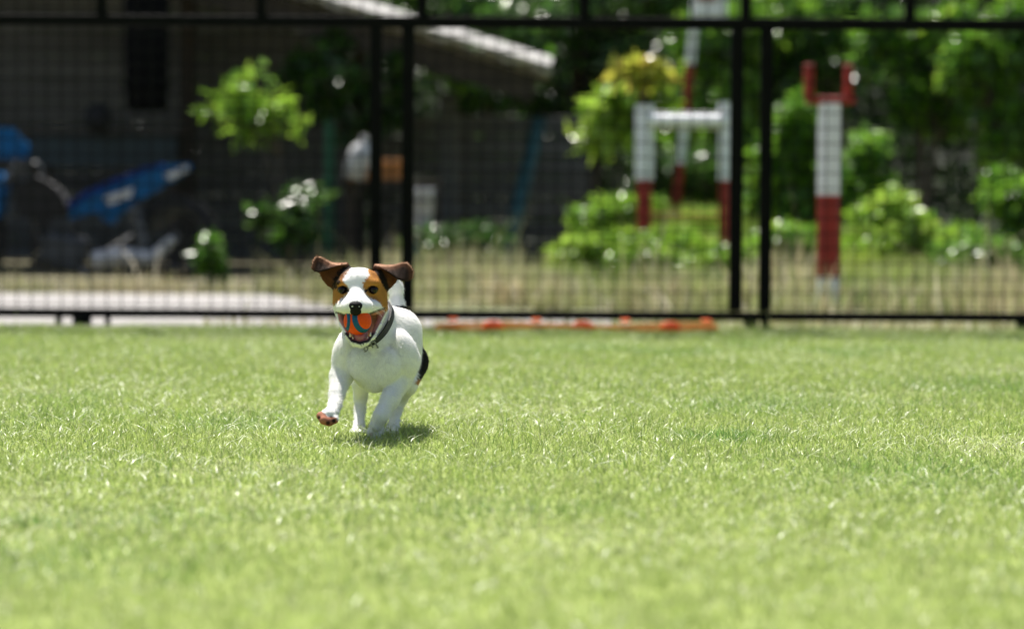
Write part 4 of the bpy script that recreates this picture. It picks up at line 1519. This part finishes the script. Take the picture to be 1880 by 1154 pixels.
    # whisker speckles on the muzzle
    # body patches
    bd = (v[:, 1] > 6.16)
    d = poly_sd(jx, jy, [(768, 622), (776, 632), (771, 660), (767, 690), (765, 702), (792, 706), (796, 615), (775, 612)])
    paint(bd * sstep(1.5, -1.5, d), black)
    paint(bd * sstep(5, 2, seg_dist(jx, jy, [(764, 702), (775, 699)])), tan)
    paint((v[:, 1] > 6.2) * (v[:, 2] > .19) * sstep(2.0, 0, np.abs(jy - 568) - 6), black)
    # paw pads on the lifted foot, pinkish-brown toe tip on the hanging one
    lp = (v[:, 1] < 5.90) & (py > 745) & (px < 622)
    pad = sstep(2, -2, poly_sd(jx, jy, [(578, 757), (586, 752), (594, 756), (602, 764), (611, 763), (620, 767), (622, 785), (580, 785)]))
    paint(lp * pad, np.array([.34, .14, .085]) * (1 + .8 * fur2[:, None]))
    for x, y, r in ((613, 772, 5), (586, 766, 3.5), (602, 776, 5)):
        paint(lp * sstep(r, r * .5, np.hypot(px - x, py - y)), np.array([.035, .018, .014]))
    paint((v[:, 1] < 5.97) * (py > 740) * sstep(5, 2, np.hypot(px - 682, py - 797)) * .6, np.array([.30, .16, .12]))
    for x, y in ((668, 770), (677, 783)):
        pass
    body = mesh_obj('body', v, f, M['fur'], dog, smooth=True, col=C)
    make_coat(body, v, f, C, np.maximum(inside, lp * pad), dog)

    # --- eyes
    for x in (629.5, 684.5):
        c = P(x, 531.5, 5.9055)
        e = sphere('eye', c, .0098, M['eye'], dog)
    # --- nose
    nf = Field()
    nf.add(f_ell(P(653, 561, 5.838), (.0148, .0115, .0105)), .004)
    nf.add(f_ell(P(653, 570.5, 5.8385), (.0120, .0085, .0100)), .006)
    for s in (-1, 1):
        nf.cut(f_ell(P(653 + s * 6.6, 562.5, 5.826), (.0032, .006, .0024), Matrix.Rotation(s * .5, 3, 'Y')), .002)
    c = P(653, 565, 5.838)
    nv, nfc = grow(nf, c - .026, c + .026, .0011)
    mesh_obj('nose', nv, nfc, M['nose'], dog, smooth=True)
    # --- tongue
    tf = Field()
    tf.add(f_cone(P(661, 606, 5.92), P(661, 615, 5.885), .016, .015), .006)
    tf.add(f_cone(P(661, 615, 5.885), P(661, 620, 5.868), .015, .011), .006)
    tf.cut(f_cone(P(661, 590, 5.93), P(661, 612.5, 5.858), .003, .002), .006)
    c = P(661, 612, 5.89)
    tv, tfc = grow(tf, c - .05, c + .05, .0018)
    mesh_obj('tongue', tv, tfc, M['tongue'], dog, smooth=True)
    # --- lower teeth
    for (x, y, Y, hh, r) in ((643, 618.5, 5.868, 9, .0026), (680, 618, 5.868, 9, .0026), (648, 622, 5.864, 4, .0018), (675, 622, 5.864, 4, .0018)):
        MB().tube([P(x, y, Y), P(x, y - hh * .5, Y), P(x + (x - 661) * .05, y - hh, Y)], [r, r * .75, r * .2], 8).build('tooth', M['tooth'], dog, smooth=True)
    # --- whiskers
    wk = MB()
    g = random.Random(3)
    for s, cx in ((-1, 630), (1, 682)):
        for k in range(7):
            a = P(cx + g.uniform(-5, 5), 562 + g.uniform(-4, 6), 5.862)
            d = Vector((s * g.uniform(.6, 1), -.15, g.uniform(-.6, .25))).normalized() * g.uniform(.02, .036)
            a = Vector(a)
            wk.tube([a, a + d * .5 + Vector((0, 0, .001)), a + d + Vector((0, 0, -.003))], [.00035, .00025, .0001], 4)
    wk.build('whiskers', M['tooth'], dog, kind='stuff')

    # --- collar fitted round the neck
    
    H2 = Field(); H2.ops = [o for i, o in enumerate(H.ops) if i not in (2, 3)]
    ctr = P(685, 585, 6.002)
    nrm = Vector((-.36, -.66, .66)).normalized()
    u = Vector((1, 0, 0)); u = (u - nrm * u.dot(nrm)).normalized()
    w = nrm.cross(u)
    rs = np.linspace(.02, .13, 220)
    ring = []
    for k in range(72):
        a = 2 * math.pi * k / 72
        dr = np.array(u * math.cos(a) + w * math.sin(a))
        q = ctr + rs[:, None] * dr
        sd = smin(H2.pts(q), B.pts(q), .016)
        i = int(np.argmax(sd > 0)) if (sd > 0).any() else 100
        ring.append(min(rs[i], .092 if dr[0] > -.25 else .058))
    ring = np.array(ring)
    for _ in range(6):
        ring = (np.roll(ring, 1) + ring + np.roll(ring, -1)) / 3
    cv, cf = [], []
    for k in range(72):
        a = 2 * math.pi * k / 72
        dr = u * math.cos(a) + w * math.sin(a)
        for (t, o) in ((-.0075, .0005), (-.0075, .0042), (.0075, .0042), (.0075, .0005)):
            cv.append(Vector(ctr) + dr * (ring[k] + o) + nrm * t)
    for k in range(72):
        j = (k + 1) % 72
        for q in range(4):
            cf.append((k * 4 + q, j * 4 + q, j * 4 + (q + 1) % 4, k * 4 + (q + 1) % 4))
    col = MB().add(cv, cf).build('collar', M['collar'], dog)

    def on_ring(deg, off=.006, t=0):
        a = R(deg)
        k = int(round(deg / 5)) % 72
        dr = u * math.cos(a) + w * math.sin(a)
        return Vector(ctr) + dr * (ring[k] + off) + nrm * t, dr, (-u * math.sin(a) + w * math.cos(a))
    globals()['DOG_RING'] = (ctr, ring, u, w, nrm)
    low = min(range(72), key=lambda k: (Vector(ctr) + (u * math.cos(R(k * 5)) + w * math.sin(R(k * 5))) * ring[k]).z)
    pB, dr, tg = on_ring(low * 5 + (10 if (-u * math.sin(R(low * 5)) + w * math.cos(R(low * 5))).x > 0 else -10))
    rot = Matrix((tg, dr, tg.cross(dr))).transposed()
    bk = MB()
    for (dx, dz, sx, sz) in ((0, .010, .020, .003), (0, -.010, .020, .003), (-.010, 0, .003, .023), (.010, 0, .003, .023), (0, 0, .003, .018)):
        bk.box(pB + rot @ Vector((dx, 0, dz)), (sx, .003, sz), rot=rot, bev=.0008)
    bk.build('buckle', M['steel'], col)
    pT, dr2, tg2 = on_ring(low * 5)
    MB().tube([pT + Vector((.004 * math.cos(a), -.002, .004 * math.sin(a) - .004)) for a in np.linspace(0, 2 * math.pi, 12, endpoint=False)], .0008, 6, closed=True).build('tag_ring', M['steel'], col)
    MB().lathe(pT + Vector((0, -.002, -.015)), [(.006, 0), (.0068, .0006), (.0068, .0016), (.006, .0022)], 20, (0.25, -1, .25)).build('name_tag', M['brass'], col)
    pS, d3, t3 = on_ring(low * 5 + (-16 if t3sign(u, w, low) > 0 else 16))
    MB().box(pS + Vector((-.006, -.004, -.010)), (.010, .003, .026), rot=Matrix.Rotation(R(-35), 3, 'Y'), bev=.001).build('strap_end', M['collar'], col)

    # --- the ball, held in the jaws
    bc = P(656.5, 589, 5.866)
    ball_bands(bc)


def make_coat(body, v, f, C, inside, dog):
    """short smooth hairs lying back along the body, one joined part"""
    g = np.random.default_rng(17)
    n = 75000
    k = g.integers(0, len(f), n)
    k = k[inside[f[k, 0]] < .2]
    n = len(k)
    a = g.random((n, 2))
    q = v[f[k]]
    P = (q[:, 0] * (1 - a[:, :1]) + q[:, 1] * a[:, :1]) * (1 - a[:, 1:]) + (q[:, 3] * (1 - a[:, :1]) + q[:, 2] * a[:, :1]) * a[:, 1:]
    N = np.cross(q[:, 2] - q[:, 0], q[:, 3] - q[:, 1])
    N /= np.linalg.norm(N, axis=1, keepdims=True) + 1e-12
    nose = at(653, 560, 5.84)
    hd = ((P[:, 1] < 5.99) & (P[:, 2] > .21))[:, None]
    flow = np.where(hd, P - nose, np.array([.12, .75, -.65])) + g.normal(0, .02, (n, 3)) * np.where(hd, 1, 8)
    flow -= N * (flow * N).sum(1, keepdims=True)
    flow /= np.linalg.norm(flow, axis=1, keepdims=True) + 1e-9
    d = flow + N * g.uniform(.12, .42, (n, 1))
    d /= np.linalg.norm(d, axis=1, keepdims=True)
    L = g.uniform(.005, .010, (n, 1)) * np.where(hd, .6, 1.0)
    sd = np.cross(d, N)
    w = g.uniform(.0004, .0008, (n, 1))
    P = P - N * .0004
    V = np.stack([P - sd * w, P + sd * w, P + d * L], 1).reshape(-1, 3)
    F = np.arange(n * 3).reshape(n, 3)
    c = C[f[k, 0]] * g.uniform(.90, 1.05, (n, 1))
    mesh_obj('coat', V, F, M['fur'], dog, col=np.repeat(c, 3, 0), kind='stuff')


def t3sign(u, w, low):
    return (-u * math.sin(R(low * 5)) + w * math.cos(R(low * 5))).x


def H_cut(P, ax):
    """keep the neck and throat from filling the open mouth"""
    F = Field()
    F.add(f_cone(P(659, 604, 5.83), P(661, 594, 5.925), .0315, .020), .004)
    return F.grid(ax)


def sphere(name, c, r, mt, parent=None, seg=24, rings=14):
    v, f = [], []
    for i in range(rings + 1):
        th = math.pi * i / rings
        for k in range(seg):
            ph = 2 * math.pi * k / seg
            v.append((c[0] + r * math.sin(th) * math.cos(ph), c[1] + r * math.sin(th) * math.sin(ph), c[2] + r * math.cos(th)))
    for i in range(rings):
        for k in range(seg):
            f.append((i * seg + k, (i + 1) * seg + k, (i + 1) * seg + (k + 1) % seg, i * seg + (k + 1) % seg))
    return mesh_obj(name, v, f, mt, parent, smooth=True)


def ball_bands(c):
    """orange ball with raised blue bands"""
    r = .0288
    t = thing('ball', 'small orange rubber ball with blue bands held in the mouth of the dog', 'ball', c)
    sphere('rubber_core', c, r, M['ball_orange'], t, 40, 24)
    cs = Vector(c)
    for (nx, ny, nz, off, wd) in ((-.97, -.25, .03, .0222, .0028), (.75, -.62, .22, .0150, .0052), (.2, .9, .2, .016, .004)):
        nr = Vector((nx, ny, nz)).normalized()
        a = nr.orthogonal().normalized(); b = nr.cross(a)
        v, f = [], []
        K = 60
        for k in range(K):
            an = 2 * math.pi * k / K
            for s in (-1, -.8, .8, 1):
                o = off + wd * s
                rr = math.sqrt(max(r * r - o * o, 1e-8)) + (.0006 if abs(s) < .9 else -.0004)
                v.append(cs + nr * o + (a * math.cos(an) + b * math.sin(an)) * rr)
        for k in range(K):
            for q in range(3):
                f.append((k * 4 + q, k * 4 + q + 1, ((k + 1) % K) * 4 + q + 1, ((k + 1) % K) * 4 + q))
        MB().add(v, f).build('blue_band', M['ball_blue'], t, smooth=True)


M['fur'] = mat('fur', rough=.8, spec=.12, attr=True, var=.06, scale=420, bump=.10, bscale=700)
M['eye'] = mat('eye', (.008, .004, .003), .08, spec=.25)
M['nose'] = mat('nose_leather', (.006, .006, .006), .6, spec=.18, bump=.25, bscale=900)
M['tongue'] = mat('tongue', (.46, .16, .15), .38, spec=.5, var=.12, scale=120, bump=.2, bscale=900)
M['tooth'] = mat('tooth', (.74, .70, .60), .3)
M['collar'] = mat('collar_leather', (.020, .022, .024), .5, spec=.4, var=.3, scale=90, bump=.2, bscale=500)
M['brass'] = mat('brass', (.30, .23, .12), .35, metal=.9, var=.2, scale=100)
M['ball_orange'] = mat('ball_orange', (.85, .085, .005), .6, spec=.2, var=.08, scale=90, bump=.2, bscale=900)
M['ball_blue'] = mat('ball_blue', (.008, .10, .21), .6, spec=.2, var=.1, scale=90)
make_dog()
